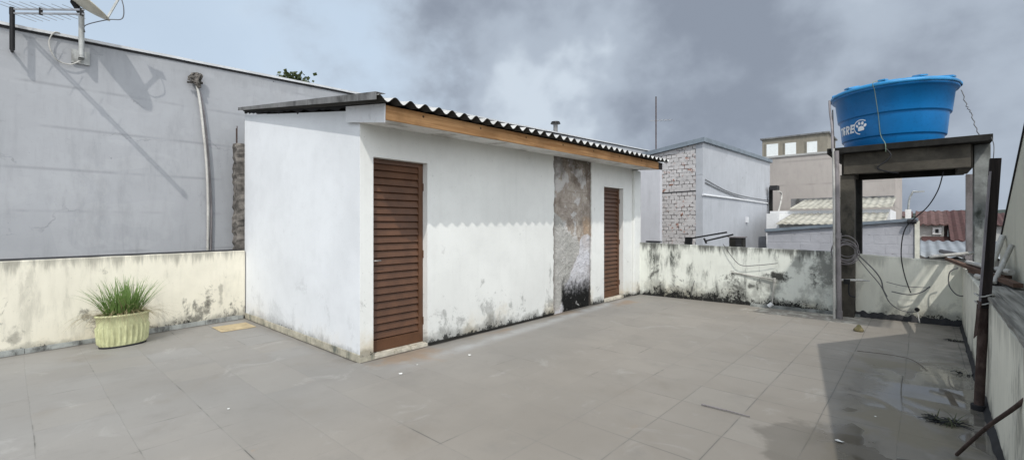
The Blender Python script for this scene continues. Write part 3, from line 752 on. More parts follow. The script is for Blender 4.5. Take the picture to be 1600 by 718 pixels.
# ------------------------------------------------------------------ TV antenna and dish on the grey wall
an = thing('tv_antenna', 'rod television antenna on a short black mast at the top of the grey wall', 'antenna', (-8.27, .04, 3.58))
MB().tube([(-8.27, .04, 3.58), (-8.27, .04, 4.10)], .024, 10).tube([(-8.44, .04, 3.60), (-8.25, .04, 3.60)], .016, 8).build('mast', M['blackmetal'], an)
bA, bB = Vector((-8.30, .03, 4.06)), Vector((-7.28, .60, 3.93))
MB().bar(bA + Vector((0,0,.025)), bB + Vector((0,0,.025)), .018, .018).bar(bA - Vector((0,0,.025)), bB - Vector((0,0,.025)), .018, .018).build('boom', M['alu'], an)
for t in (0.0, .42, .97):
    p = bA.lerp(bB, t); MB().bar(p + Vector((0,0,-.04)), p + Vector((0,0,.04)), .034, .034).build('clamp', M['blackmetal'], an)
bd = (bB - bA).normalized(); er = bd.cross(Vector((0,0,1))).normalized()
for k in range(8):
    t = .03 + .12*k; p = bA.lerp(bB, t); l = .23 - .016*k; sgn = 1 if k % 2 else -1
    MB().tube([p + Vector((0,0,.03*sgn)), p + er*l*sgn + Vector((0,0,.03*sgn))], .0032, 5).build('rod', M['alu'], an)
    MB().tube([p - Vector((0,0,.03*sgn)), p - er*l*sgn - Vector((0,0,.03*sgn))], .0032, 5).build('rod', M['alu'], an)

ds = thing('satellite_dish', 'cream satellite dish on a grey pole above the grey wall', 'satellite dish', (-8.30, .66, 3.66))
MB().tube([(-8.30, .66, 3.66), (-8.30, .66, 4.27)], .03, 12).build('pole', M['greypole'], ds)
MB().box(-8.42, -8.39, .57, .75, 3.60, 3.78).box(-8.40, -8.30, .63, .69, 3.66, 3.72).build('wall_bracket', M['greypole'], ds)
nv = Vector((.20, .57, .80)).normalized(); dc = Vector((-8.12, .57, 4.33))
ux = nv.cross(Vector((0,0,1))).normalized(); uy = nv.cross(ux).normalized()
if uy.z < 0: uy = -uy
db = MB(); rings = 10; seg = 48; vs = [tuple(dc)]
for i in range(1, rings+1):
    r = .36*i/rings
    for k in range(seg):
        a = 2*PI*k/seg; vs.append(tuple(dc + (ux*math.cos(a)*.95 + uy*math.sin(a)*1.05)*r + nv*(.085*(r/.36)**2)))
fs = [(0, 1+k, 1+(k+1) % seg) for k in range(seg)] + [(1+(i-1)*seg+k, 1+i*seg+k, 1+i*seg+(k+1) % seg, 1+(i-1)*seg+(k+1) % seg) for i in range(1, rings) for k in range(seg)]
db.add(vs, fs, True).build('reflector', M['dish'], ds, solid=.012)
low = dc - uy*.36 + nv*.08; lnb = dc + nv*.42 - uy*.27
MB().bar(low, lnb, .022, .022).build('feed_arm', M['greypole'], ds)
ax = (dc - lnb).normalized()
MB().tube([lnb - ax*.05, lnb + ax*.03, lnb + ax*.09], [.03, .03, .042], 12).build('feed_horn', M['red'], ds)
MB().tube(smooth_path([lnb, lnb + Vector((.03,.03,-.16)), low + Vector((.05,.14,.02)), low + Vector((.02,0,-.03)), (-8.28,.70,4.10), (-8.27,.69,4.0)]), .006, 6).build('cable', M['cable'], ds)
MB().bar((-8.30,.66,4.24), dc - nv*.01, .05, .05).build('mount', M['blackmetal'], ds)
MB().tube(smooth_path([(-8.36,.66,3.64), (-8.37,.55,3.56), (-8.37,.42,3.60), (-8.37,.36,3.78), (-8.37,.40,3.93), (-8.38,.46,3.95)]), .008, 6).build('cable_loop', M['pvc'], ds)

# conduit down the grey wall
cd = thing('conduit_pipe', 'pale bowed conduit pipe running down the grey wall', 'pipe', atX(324, 392, -8.37))
MB().tube(smooth_path([atX(304,122,-8.36), atX(311,150,-8.35), atX(318,205,-8.33), atX(323,260,-8.33), atX(325,320,-8.35), atX(324.5,396,-8.38)]), .019, 10).build('pipe', M['pvc'], cd)
MB().tube(smooth_path([atX(307,128,-8.38), atX(316,160,-8.38), atX(323,215,-8.37), atX(328,280,-8.37), atX(330,340,-8.38), atX(329,396,-8.39)]), .015, 8).build('side_pipe', M['greypvc'], cd)
hd = MB(); c0 = atX(304, 122, -8.35)
for k in range(9):
    hd.tube(smooth_path([c0 + Vector((R.uniform(-.03,.05), R.uniform(-.1,.1), R.uniform(-.1,.09))) for _ in range(4)]), .014, 6)
hd.tube([c0 + Vector((.0,-.06,.03)), c0 + Vector((.02,.03,-.04)), c0 + Vector((.02,.06,-.14))], .03, 8)
hd.build('wire_bundle', M['roughbrick'], cd)

# ------------------------------------------------------------------ trees
def crown(c, rx, ry, rz, n, size, seed):
    rr = random.Random(seed); mb = MB(); cl = []
    for k in range(34):
        a = rr.uniform(0, 2*PI); e = math.asin(rr.uniform(-.6, 1)); q = rr.uniform(.45, 1)
        cl.append((Vector((math.cos(a)*math.cos(e)*rx*q, math.sin(a)*math.cos(e)*ry*q, math.sin(e)*rz*q)), rr.uniform(.16, .34)))
    for i in range(n):
        o, s = rr.choice(cl); s *= (rx+ry+rz)/3
        p = Vector(c) + o + Vector((rr.gauss(0,.5), rr.gauss(0,.5), rr.gauss(0,.42)))*s
        d = Vector((rr.gauss(0,1), rr.gauss(0,1), rr.gauss(0,.6))).normalized(); u = d.cross(Vector((rr.gauss(0,1), rr.gauss(0,1), rr.gauss(0,1)))).normalized()
        l = size*rr.uniform(.6,1.3); wv = l*.45
        mb.add([p, p + d*l*.5 + u*wv, p + d*l, p + d*l*.5 - u*wv], [(0,1,2,3)])
    return mb
def tree(label, base, h, c, rx, ry, rz, n, size, seed, leaf='foliage', group=None):
    t = thing('tree', label, 'tree', base, group); b = Vector(base); c = Vector(c); rr = random.Random(seed)
    tr = MB().tube([b, b.lerp(c, .4) + Vector((.1,.05,0)), c - Vector((0,0,rz*.3)), c + Vector((0,0,rz*.4))], [h*.035, h*.028, h*.018, h*.006], 10)
    for k in range(7):
        a = k*2.4; e = c + Vector((math.cos(a)*rx*.75, math.sin(a)*ry*.75, rr.uniform(-.1,.6)*rz)); s_ = b.lerp(c, rr.uniform(.6,.95))
        tr.tube(smooth_path([s_, s_.lerp(e,.5) + Vector((0,0,.12*rz)), e], 3), [h*.012*(1-.14*q) for q in range(7)], 6)
    tr.build('trunk', M['bark'], t); crown(c, rx, ry, rz, n, size, seed).build('crown', M[leaf], t)
tp = Vector((-16.6, 6.35, 0))
tree('leafy tree top showing over the roof edge of the grey building', (tp.x, tp.y, -3.6), 9, (tp.x, tp.y, 5.35), 1.6, 1.75, 1.15, 7000, .16, 5)

# ------------------------------------------------------------------ buildings beyond the back parapet
# pale annex just right of the shed
pa = thing('annex_building', 'small pale lilac annex wall squeezed between the shed and the whitewashed brick building', 'building', (-6.0, 12.6, -3.6))
MB().box(-7.2, atY(1031, 300, 12.0).x, 12.0, 12.15, -3.59, 3.12).build('wall', M['panelwall'], pa)
MB().box(-7.25, atY(1031, 300, 12.0).x+.03, 11.96, 12.2, 3.125, 3.17).build('roof_slab', M['coping'], pa)
MB().box(atY(1010,300,11.98).x, atY(1034,300,11.98).x, 11.95, 11.995, atY(1020,376,11.98).z-.03, atY(1020,376,11.98).z).build('ledge', M['darkedge'], pa)
# whitewashed brick building
bb = thing('brick_building', 'tall building with peeling whitewashed brick end and smooth blue grey side', 'building', (-5.5, 17, -3.6))
YB = 13.6; c0 = atY(1098, 222, YB); XBk = c0.x; zc = c0.z; zl = atY(1034, 238, YB).z; xl = XBk - 3.2
zl2 = zc + (zl - zc)*3.2/(XBk - atY(1034, 238, YB).x)
zr_ = atX(1203, 254, XBk); YR = zr_.y
MB().prism([(xl, YB, -3.59), (XBk-.003, YB, -3.59), (XBk-.003, YB, zc-.01), (xl, YB, zl2-.01)], (0, .2, 0)).build('brick_wall', M['whitebrick'], bb)
MB().prism([(XBk, YB-.003, -3.59), (XBk, YR, -3.59), (XBk, YR, zr_.z-.01), (XBk, YB-.003, zc-.01)], (-.2, 0, 0)).build('side_wall', M['grey2'], bb)
MB().prism([(xl, YR-.2, -3.59), (XBk-.2, YR-.2, -3.59), (XBk-.2, YR-.2, zr_.z-.02), (xl, YR-.2, zl2)], (0, .2, 0)).build('rear_wall', M['grey2'], bb)
rf = MB().hexa([(xl-.1, YB-.1, zl2), (XBk+.08, YB-.1, zc), (XBk+.08, YR+.1, zr_.z), (xl-.1, YR+.1, zl2+.15)],
               [(xl-.1, YB-.1, zl2+.12), (XBk+.08, YB-.1, zc+.13), (XBk+.08, YR+.1, zr_.z+.13), (xl-.1, YR+.1, zl2+.27)])
rf.build('roof', M['bluecap'], bb)
pcx = XBk + .02
MB().tube([atX(1098.5, 304, pcx), atX(1150, 310.5, pcx), atX(1203, 318, pcx)], .03, 8).build('conduit', M['whiteboard'], bb)
MB().tube(smooth_path([atX(1102, 285, pcx), atX(1135, 301, pcx), atX(1170, 312, pcx), atX(1203, 316, pcx)]), .012, 6).build('cable', M['cable'], bb)
MB().tube(smooth_path([atX(1102, 280, pcx), atX(1140, 300, pcx), atX(1175, 309, pcx), atX(1203, 313, pcx)]), .010, 6).build('cable', M['cable'], bb)
q = atX(1167, 343, pcx); MB().box(q.x-.02, q.x+.04, q.y-.08, q.y+.08, q.z-.1, q.z+.1).build('junction_box', M['whiteboard'], bb)
MB().prism([(XBk-.195, YB-.008, 2.42), (xl, YB-.008, 2.36), (xl, YB-.008, 2.39), (XBk-.195, YB-.008, 2.45)], (0, .006, 0)).build('crack', M['darkedge'], bb)
# electric service bracket on its far corner
sb = thing('service_bracket', 'dark service bracket with curved white pipe at the edge of blue grey wall', 'bracket', (XBk+.12, YR-.2, 1.2))
q1, q2 = atX(1204.5, 292, XBk+.12), atX(1204.5, 342, XBk+.12)
MB().bar(q2, q1, .12, .12).build('post', M['darkconcrete'], sb)
q = atX(1211, 294, XBk+.3); MB().box(q.x-.15, q.x+.12, q.y-.25, q.y+.2, q.z-.07, q.z+.1).build('box', M['darkedge'], sb)
MB().tube(smooth_path([atX(1216,299,XBk+.3), atX(1221,302,XBk+.3), atX(1220,315,XBk+.3), atX(1214,338,XBk+.3), atX(1209,356,XBk+.3)]), .035, 8).build('pipe', M['pvc'], sb)
# beige building with roof tower
be = thing('beige_building', 'plain beige block with a khaki rooftop storey of three white shutters', 'building', (-3, 26, -3.6))
YBe = 24.5
l, r = atY(1150, 300, YBe).x, atY(1399, 300, YBe).x
zt = atY(1245, 243.5, YBe).z
MB().box(l, r, YBe, YBe+9, -3.59, zt).build('wall', M['beige'], be)
MB().box(l-.05, r+.05, YBe-.05, YBe+9.05, zt+.002, zt+.09).build('coping', M['render'], be)
YT = YBe + .55
l2, r2 = atY(1191, 230, YT).x, atY(1293, 230, YT).x; zt2 = atY(1245, 213, YT).z
MB().box(l2, r2, YT, YT+2.6, zt+.092, zt2).build('roof_storey', M['beigedark'], be)
MB().box(l2-.08, r2+.08, YT-.08, YT+2.68, zt2+.002, zt2+.07).build('roof_slab', M['rake'], be)
for (a, b, t_, bo) in ((1198,1216,226,244.5), (1227,1244,224,243), (1261,1277,222,241)):
    w_ = atY(a, t_, YT-.02); w2 = atY(b, bo, YT-.02)
    o = MB().box(w_.x-.06, w2.x+.06, YT-.04, YT-.003, max(w2.z-.06, zt+.1), w_.z+.06).build('window', M['beigedark'], be)
    MB().box(w_.x, w2.x, YT-.055, YT-.042, max(w2.z, zt+.14), w_.z).build('shutter', M['shutter'], o)

def corr(x0, x1, ya, za, yb_, zb_, pitch, amp, name, mat, parent):
    mb = MB(); n = int((x1-x0)/pitch*8); vs = []; fs = []
    for i in range(n+1):
        x = x0 + (x1-x0)*i/n; d = amp*math.cos(2*PI*(x-x0)/pitch)
        for j in range(4):
            t = j/3; vs.append((x, ya + (yb_-ya)*t, za + (zb_-za)*t + d))
    for i in range(n):
        for j in range(3): b = i*4+j; fs.append((b, b+4, b+5, b+1))
    return mb.add(vs, fs, True).build(name, mat, parent, solid=.01)
# low house with two stepped corrugated roofs
lh = thing('low_house', 'low white house under two stepped pale corrugated roofs below the beige block', 'house', (-2.4, 19, -3.6))
xa, xb_ = atY(1212, 345, 16.4).x, atY(1382, 345, 16.4).x
za = atY(1300, 350, 16.4).z; zb_ = atY(1300, 333, 19.0).z
corr(xa, xb_, 16.4, za, 19.0, zb_, .19, .014, 'lower_roof', M['palesheet'], lh)
MB().box(xa+.1, xb_-.1, 16.9, 17.05, -3.59, za-.02).build('front_wall', M['render'], lh)
MB().box(xa-.4, atY(1216,345,16.4).x-.1, 17.0, 19.0, -3.59, za+.35).build('side_block', M['whitewall'], lh)
xc, xd2 = atY(1203, 335, 19.1).x, atY(1391, 335, 19.1).x; zw = atY(1300, 328, 19.1).z
MB().box(xc, xd2, 19.1, 23.6, -3.59, zw).build('upper_wall', M['whitewall'], lh)
z3 = atY(1300, 311, 22.0).z
corr(atY(1234, 320, 19.1).x, atY(1395, 320, 19.1).x, 19.0, zw+.06, 22.0, z3, .19, .014, 'upper_roof', M['palesheet'], lh)
MB().box(atY(1236,310,22.1).x, atY(1397,310,22.1).x, 22.05, 22.35, z3-.3, z3+.07).build('ridge', M['rake'], lh)
# grey block outbuilding with a sloping top
ob = thing('outbuilding', 'grey block outbuilding with a sloping blue grey roof trim and cream corner post', 'building', (-1.5, 13.4, -3.6))
YO = 13.0
oa, o1 = atY(1199, 362, YO), atY(1429, 345, YO)
MB().prism([(oa.x, YO, -3.59), (o1.x, YO, -3.59), (o1.x, YO, o1.z), (oa.x, YO, oa.z)], (0, .15, 0)).build('block_wall', M['greyblock'], ob)
ot, o2 = atY(1196, 357.5, YO-.05), atY(1432, 340, YO-.05)
MB().hexa([(oa.x-.05, YO-.06, oa.z+.002), (o1.x+.06, YO-.06, o1.z+.002), (o1.x+.06, YO+2.2, o1.z-.25), (oa.x-.05, YO+2.2, oa.z-.25)],
          [(oa.x-.05, YO-.06, ot.z), (o1.x+.06, YO-.06, o2.z), (o1.x+.06, YO+2.2, o2.z-.25), (oa.x-.05, YO+2.2, ot.z-.25)]).build('roof', M['bluecap'], ob)
MB().box(o1.x+.002, atY(1437,345,YO).x, YO-.03, YO+.16, -3.59, o1.z).build('corner_post', M['cremepost'], ob)
q = atY(1424, 346, YO-.1); MB().tube([q + Vector((-.06,0,0)), q + Vector((.08,-.02,0))], [.055, .05], 10).build('lamp', M['darkedge'], ob)
# red and brown roofed houses far behind
def gable_house(label, x0, x1, y0, y1, ze, zr, wallm, roofm, lx):
    h = thing('house', label, 'house', ((x0+x1)/2, (y0+y1)/2, -3.6), 'tiled roof houses beyond the terrace'); ym = (y0+y1)/2
    MB().box(x0+.15, x1-.15, y0+.3, y1-.3, -3.59, ze-.03).build('wall', M[wallm], h)
    n = int((x1-x0)/.25)*4; mb = MB(); vs = []
    for i in range(n+1):
        x = x0 + (x1-x0)*i/n; d = .03*math.cos(i*PI/2)
        vs += [(x, y0, ze+d), (x, ym, zr+d), (x, y1, ze+d)]
    mb.add(vs, [(i*3+j, i*3+3+j, i*3+4+j, i*3+1+j) for i in range(n) for j in range(2)], False)
    mb.build('roof', M[roofm], h, solid=.05)
    for xx in (x0+.16, x1-.24):
        MB().prism([(xx, y0+.3, ze-.04), (xx, ym, zr-.04), (xx, y1-.3, ze-.04)], (.08, 0, 0)).build('gable', M[wallm], h)
    return h
Yh = 30
hA = gable_house('white walled house with a brown tile roof and small vent window', atY(1430,350,Yh).x, atY(1482,350,Yh).x, Yh, Yh+6, atY(1460,351,Yh).z, atY(1460,330,Yh+3).z, 'render', 'browntile', 0)
v0, v1 = atY(1457, 355, Yh+.28), atY(1471, 366, Yh+.28)
fo = MB().box(v0.x, v1.x, Yh+.24, Yh+.297, v1.z, v0.z).build('window', M['whitewall'], hA)
MB().box(v0.x+.1, v1.x-.1, Yh+.225, Yh+.238, v1.z+.08, v0.z-.08).build('vent_louvre', M['darkglass'], fo)
a0, a1 = atY(1440, 373, Yh-1), atY(1490, 386, Yh-1)
MB().hexa([(a0.x, Yh-1.5, a1.z-.1), (a1.x, Yh-1.5, a1.z-.1), (a1.x, Yh+.28, a0.z), (a0.x, Yh+.28, a0.z)], [(a0.x, Yh-1.5, a1.z), (a1.x, Yh-1.5, a1.z), (a1.x, Yh+.28, a0.z+.1), (a0.x, Yh+.28, a0.z+.1)]).build('porch_roof', M['redtile'], hA)
gable_house('house with a broad dark red tile roof, right of the brown roofed one', atY(1482,350,29).x+.05, atY(1540,350,29).x, 28.6, 38, atY(1500,376,29).z, atY(1500,329,33).z, 'render', 'redtile', 0)
gable_house('low distant house with pale walls left of the brown roofed one', atY(1395,345,44).x, atY(1425,345,44).x, 44, 50, atY(1410,338,44).z, atY(1410,331,47).z, 'cremepost', 'browntile', 0)
gable_house('distant red roofed house seen between the posts at the far right', atY(1548,345,40).x, atY(1590,345,40).x, 40, 47, atY(1560,352,40).z, atY(1560,333,43).z, 'render', 'redtile', 0)
# low galvanised roof in front of them
ls = thing('shed_roof', 'low grey galvanised lean-to roof right behind the back parapet', 'roof', (.6, 16, -3.6))
corr(atY(1437,390,14).x, 2.2, 14.0, .72, 18.5, .95, .2, .02, 'sheet', M['greysheet'], ls)
MB().box(.1, 2.1, 14.4, 18.3, -3.59, .66).build('wall', M['render'], ls)
# chimney / white flue and the street lamp
q = atY(1419, 322, 27); q2 = atY(1419, 340, 27)
single(MB().box(q.x-.1, q.x+.1, 26.9, 27.1, -3.59, atY(1419,327,27).z), 'flue', M['whitewall'], 'slim white flue rising beside the brown tile roof', 'chimney', (q.x, 27, -3.59), bevel=.01)
sl = thing('street_lamp', 'thin street lamp with a short bent arm against the sky beyond the tank stand', 'street lamp', (atY(1419,330,40).x, 40, -3.6))
b0 = atY(1419, 330, 40); b1 = atY(1425, 302, 40); b2 = atY(1429, 299.5, 40); b3 = atY(1435, 299.5, 40)
MB().tube(smooth_path([(b0.x, 40, -3.59), b0, b1, b2, b3]), .055, 8).build('pole', M['greypole'], sl)
MB().bar(b3 - Vector((.1,0,0)), b3 + Vector((.3,0,.02)), .16, .09).build('lamp_head', M['greypole'], sl)
# loose woods at the horizon: one mass
wd = MB(); rr = random.Random(3)
for i in range(5200):
    a = math.radians(rr.uniform(-32, 22)); d = rr.uniform(150, 330)
    p = Vector((d*math.sin(a), d*math.cos(a), -3 + abs(rr.gauss(0, 1))*4.2*(.6 + .5*mnoise.noise(Vector((a*26, d*.01, 0))))))
    s_ = rr.uniform(.9, 2.4); u = Vector((rr.gauss(0,1), rr.gauss(0,1), rr.gauss(0,1))).normalized(); v = u.cross(Vector((0,0,1))).normalized()
    wd.add([p, p + u*s_*.5 + v*s_*.4, p + u*s_, p + u*s_*.5 - v*s_*.4], [(0,1,2,3)])
o = wd.build('woodland', M['farfoliage'], None); tag(o, 'dark line of woods on the far horizon', 'woods', kind='stuff')

# ------------------------------------------------------------------ tank stand
YSl0, YSl1, XS0, XS1, ZS0, ZS1 = 8.62, 10.25, -1.10, .70, 2.545, 2.635
ts = thing('tank_stand', 'blackened concrete slab on four posts carrying the blue water tank', 'tank stand', (-.2, 9.4, 0))
MB().box(XS0, XS1, YSl0, YSl1, ZS0, ZS1).build('slab', M['darkconcrete'], ts, bevel=.006)
MB().box(XS0+.20, XS1-.20, YSl0+.12, YSl0+.26, 2.225, ZS0-.002).build('front_beam', M['concrete'], ts, bevel=.006)
MB().box(XS0+.20, XS1-.20, YSl1-.28, YSl1-.14, 2.225, ZS0-.002).build('rear_beam', M['darkconcrete'], ts, bevel=.006)
MB().box(XS0+.16, XS0+.29, YSl0+.262, YSl1-.282, 2.23, ZS0-.003).build('side_beam', M['concrete'], ts)
MB().box(XS1-.30, XS1-.17, YSl0+.262, YSl1-.282, 2.23, ZS0-.003).build('side_beam', M['concrete'], ts)
PX = -.86
MB().box(PX-.09, PX+.09, YSl0+.17, YSl0+.42, 0, 2.222).build('post', M['concrete'], ts, bevel=.008)
MB().box(.54, .70, 8.90, 9.14, -.0, ZS0-.003).build('post', M['paleconcrete'], ts, bevel=.008)
MB().box(PX-.09, PX+.09, YSl1-.30, YSl1-.13, -3.5, 2.222).build('post', M['darkconcrete'], ts)
MB().box(.52, .66, YSl1-.30, YSl1-.13, -3.5, 2.222).build('post', M['greypvc'], ts)

# ------------------------------------------------------------------ water tank
tc = Vector((-.35, 9.45, ZS1))
wt = thing('water_tank', 'round blue plastic water tank with lid and white lettering on the concrete stand', 'water tank', tc)
BODY = [(.02,.0),(.595,.002),(.605,.012),(.617,.145),(.622,.155),(.640,.158),(.645,.166),(.672,.475),(.676,.485),(.696,.490),(.701,.500),(.738,.83),(.775,.836),(.785,.85),(.785,.885)]
MB().lathe(BODY, tc, 96).build('body', M['tank'], wt)
ribl = lambda a, z: 1.0 + (.012*max(0, math.cos(a*12)) if z < .925 else 0)
MB().lathe([(.79,.868),(.80,.872),(.80,.905),(.775,.93),(.60,.965),(.40,.985)], tc, 120, rib=ribl).build('lid', M['lid'], wt)
ll = MB().lathe([(.40,.98),(.395,1.02),(.36,1.035),(.0,1.045)], tc, 64)
ll.build('hatch', M['lid'], wt)
for k in range(10):
    a = 2*PI*k/10 + .2; d = Vector((math.cos(a), math.sin(a), 0)); e = Vector((-d.y, d.x, 0))
    p0, p1 = tc + d*.60 + Vector((0,0,.975)), tc + d*.78 + Vector((0,0,.938))
    MB().hexa([p0 - e*.06, p0 + e*.06, p1 + e*.05, p1 - e*.05], [q + Vector((0,0,.022)) for q in (p0 - e*.045, p0 + e*.045, p1 + e*.04, p1 - e*.04)]).build('lid_lug', M['lid'], wt)
def rad(z):
    for (r0, z0), (r1, z1) in zip(BODY[1:], BODY[2:]):
        if z0 <= z <= z1: return r0 + (r1-r0)*(z-z0)/max(1e-6, z1-z0)
    return .7
face_a = math.atan2(-tc.y, -tc.x)     # angle of the side that looks back at the terrace
def on_tank(s, z):                    # s: arc length to the right of that line, seen from outside
    a = face_a + s/.655
    r = rad(z) + .004
    return tc + Vector((r*math.cos(a), r*math.sin(a), z))
def stroke(mb, pts, wd_, closed=False):
    pts = [Vector((p[0], p[1])) for p in pts]; n = len(pts); L_ = []; R_ = []
    for i in range(n):
        a = pts[(i-1) % n] if (closed or i > 0) else pts[i]; b = pts[(i+1) % n] if (closed or i < n-1) else pts[i]
        d = (b-a).normalized(); nr_ = Vector((-d.y, d.x)); L_.append(pts[i] + nr_*wd_/2); R_.append(pts[i] - nr_*wd_/2)
    for i in range(n if closed else n-1):
        j = (i+1) % n
        sub = 3
        for q in range(sub):
            t0, t1 = q/sub, (q+1)/sub
            quad = [L_[i].lerp(L_[j], t0), L_[i].lerp(L_[j], t1), R_[i].lerp(R_[j], t1), R_[i].lerp(R_[j], t0)]
            mb.add([on_tank(p.x, p.y) for p in quad], [(0,1,2,3)])
def blob(mb, cx_, cz_, rx_, rz_, rot=0, n=18):
    vs = [on_tank(cx_, cz_)]
    for k in range(n):
        a = 2*PI*k/n; u, v = rx_*math.cos(a), rz_*math.sin(a)
        vs.append(on_tank(cx_ + u*math.cos(rot) - v*math.sin(rot), cz_ + u*math.sin(rot) + v*math.cos(rot)))
    mb.add(vs, [(0, 1+k, 1+(k+1) % n) for k in range(n)])
lz, lh_ = .255, .135; sw = .029; sl_ = .2
def let(x0, strokes):
    mb = MB()
    for st in strokes:
        stroke(mb, [(x0 + u + (v*lh_)*sl_, lz + v*lh_) for u, v in st], sw)
    mb.build('letter', M['white'], wt)
x = -.505; W = .080
m_ = .13
# E, R, G, I, T right to left
let(x-W, [[(W,.87),(.0,.87)], [(W,.13),(.0,.13)], [(W*.9,.5),(0,.5)], [(.017,1),(.017,0)]])
x -= W + .020
let(x-W, [[(.017,1),(.017,0)], [(0,.87),(W*.6,.87),(W*.88,.78),(W*.88,.58),(W*.6,.46),(0,.46)], [(W*.45,.46),(W*.95,0)]])
x -= W + .020
let(x-W, [[(W*.98,.8),(W*.75,.88),(W*.35,.88),(.017,.68),(.017,.32),(W*.35,.12),(W*.82,.12),(W*.82,.5)], [(W*.95,.47),(W*.5,.47)]])
x -= .036
let(x-.02, [[(.01,1),(.01,0)]])
x -= .044
let(x-W, [[(W,.87),(-.005,.87)], [(W*.5,.9),(W*.5,0)]])
pw = MB(); pcx_, pcz = -.385, .325
blob(pw, pcx_-.002, pcz-.022, .046, .036, .2); blob(pw, pcx_-.028, pcz-.04, .022, .02); blob(pw, pcx_+.026, pcz-.036, .022, .02)
for (u, v, ro) in ((-.058, .022, .5), (-.022, .058, .15), (.025, .055, -.25), (.06, .018, -.6)): blob(pw, pcx_+u, pcz+v, .018, .026, ro)
arc = [(pcx_ + .108*math.cos(t), pcz + .108*math.sin(t)) for t in [math.radians(50 + 6*k) for k in range(36)]]
stroke(pw, arc, .014)
pw.build('paw_emblem', M['white'], wt)
# cords that tie the tank down
cl = thing('rope', 'thin greenish rope tied over the front of the blue tank', 'rope', on_tank(-.16, .2))
ca = [tc + Vector((-.02,-.5,.985)), on_tank(-.17,.885)+Vector((0,-.10,.03)), on_tank(-.17,.80)+Vector((0,-.07,-.02)), on_tank(-.15,.45)+Vector((0,-.02,0)), on_tank(-.13,.16)+Vector((0,-.02,0)), atY(1383,224,8.60), atY(1384,237,8.60)]
MB().tube(smooth_path(ca), .0045, 6).build('cord', M['cord'], cl)
MB().tube(smooth_path([atY(1384,232,8.6), atY(1392,242,8.6), atY(1384,252,8.6), atY(1371,262,8.6), atY(1386,268,8.6), atY(1404,270,8.6)]), .011, 6).build('black_tail', M['blackcable'], cl)
tw = thing('tie_wire', 'thin twisted wire running from the tank rim down to the slab corner', 'wire', atY(1530,212,8.75))
wp = [atY(1503,140,9.1), atY(1508,160,9.0), atY(1514,172,8.95), atY(1518,180,8.9), atY(1524,198,8.8), atY(1531,212,8.75)]
MB().tube([p + Vector((R.uniform(-.012,.012), 0, R.uniform(-.006,.006))) for p in smooth_path(wp, 5)], .006, 5).build('wire', M['cable'], tw)
MB().tube(smooth_path([atY(1549,214,8.6), atY(1553,228,8.6), atY(1552,250,8.5)]), .005, 5).build('loose_end', M['cable'], tw)

# ------------------------------------------------------------------ pipes, cables on the stand and back wall
vpz = thing('drain_pipe', 'tall mauve grey pipe standing against the left post of the tank stand', 'pipe', (atY(1311,490,8.56).x, 8.56, 0))
p0, p1 = atY(1311.5, 494, 8.56), atY(1306.5, 236, 8.56); p0.z = .0
MB().tube([p0, p0.lerp(p1,.45), p1], .036, 12).build('pipe', M['greypvc'], vpz)
pj = p0.lerp(p1, .49); MB().tube([pj - Vector((0,0,.04)), pj + Vector((0,0,.05))], .046, 12).build('joint', M['greypvc'], vpz)
pj = p0.lerp(p1, .02); MB().tube([p0, p0 + Vector((0,0,.12))], .043, 12).build('foot_joint', M['greypvc'], vpz)
tpz = thing('water_pipe', 'slim pale pipe rising beside the mauve pipe up to the tank rim', 'pipe', (atY(1304,490,8.53).x, 8.53, 0))
q0, q1 = atY(1303.5, 494, 8.52), atY(1303, 300, 8.52); q0.z = 0
MB().tube([q0, q1, atY(1302,232,8.55)], .017, 8).build('pipe', M['pvc'], tpz)
MB().tube(smooth_path([atY(1301,236,8.56), atY(1300,200,8.7), atY(1297,175,8.85), atY(1296,158,9.0)]), .017, 8).build('hose', M['greypvc'], tpz)
MB().tube(smooth_path([atY(1304,236,8.58), atY(1302,200,8.75), atY(1301,172,8.9)]), .009, 6).build('thin_cable', M['blackcable'], tpz)
# tap on the post
tap = thing('garden_tap', 'short horizontal pipe with a tap across the foot of the left concrete post', 'tap', atY(1325,440,8.6))
MB().tube([atY(1300,437,8.7), atY(1348,437.5,8.7)], .018, 8).build('pipe', M['pvc'], tap)
MB().tube(smooth_path([atY(1327,440,8.66), atY(1326,452,8.66), atY(1328,461,8.66), atY(1337,464,8.66)]), .011, 8).build('hose', M['blackcable'], tap)
q = atY(1322,438,8.66); MB().box(q.x-.03,q.x+.05,q.y-.03,q.y+.03,q.z-.05,q.z+.02).build('valve', M['blackmetal'], tap)
MB().tube([atY(1348,437.5,8.7), atY(1359,438.5,8.7)], [.01,.006], 8).build('nozzle', M['alu'], tap)
# coil of cable hung on the post
cc = atY(1321, 391, 8.62)
cob = MB()
for k in range(8):
    r0 = R.uniform(.10,.19); o = Vector((R.uniform(-.03,.03), R.uniform(-.02,.05), R.uniform(-.05,.05))); e = R.uniform(.85,1.2)
    cob.tube([cc + o + Vector((r0*math.cos(2*PI*q/28), .02*math.sin(q), r0*e*math.sin(2*PI*q/28))) for q in range(29)], .006, 5)
single(cob, 'cable_coil', M['greypvc'], 'coil of grey cable hung on the left concrete post of the tank stand', 'cable', cc)
def wire(name, label, pts, r, mat, cat='cable', n=6):
    pp = smooth_path(pts)
    return single(MB().tube(pp, r, 6), name, M[mat], label, cat, pp[-1])
wire('hanging_cable', 'pair of grey cables drooping from the coil to a black plug on the pale wall', [atY(1338,395,8.66), atY(1352,408,8.75), atY(1368,424,8.8), atY(1377,438,8.85), atY(1380,452,8.86), atY(1386,463,8.86)], .009, 'cable')
wire('hanging_cable', 'straight grey cable drooping below the pair from the coil', [atY(1336,398,8.66), atY(1356,422,8.76), atY(1376,446,8.84), atY(1390,472,8.86), atY(1410,485,8.87), atY(1432,487,8.87)], .0065, 'cable')
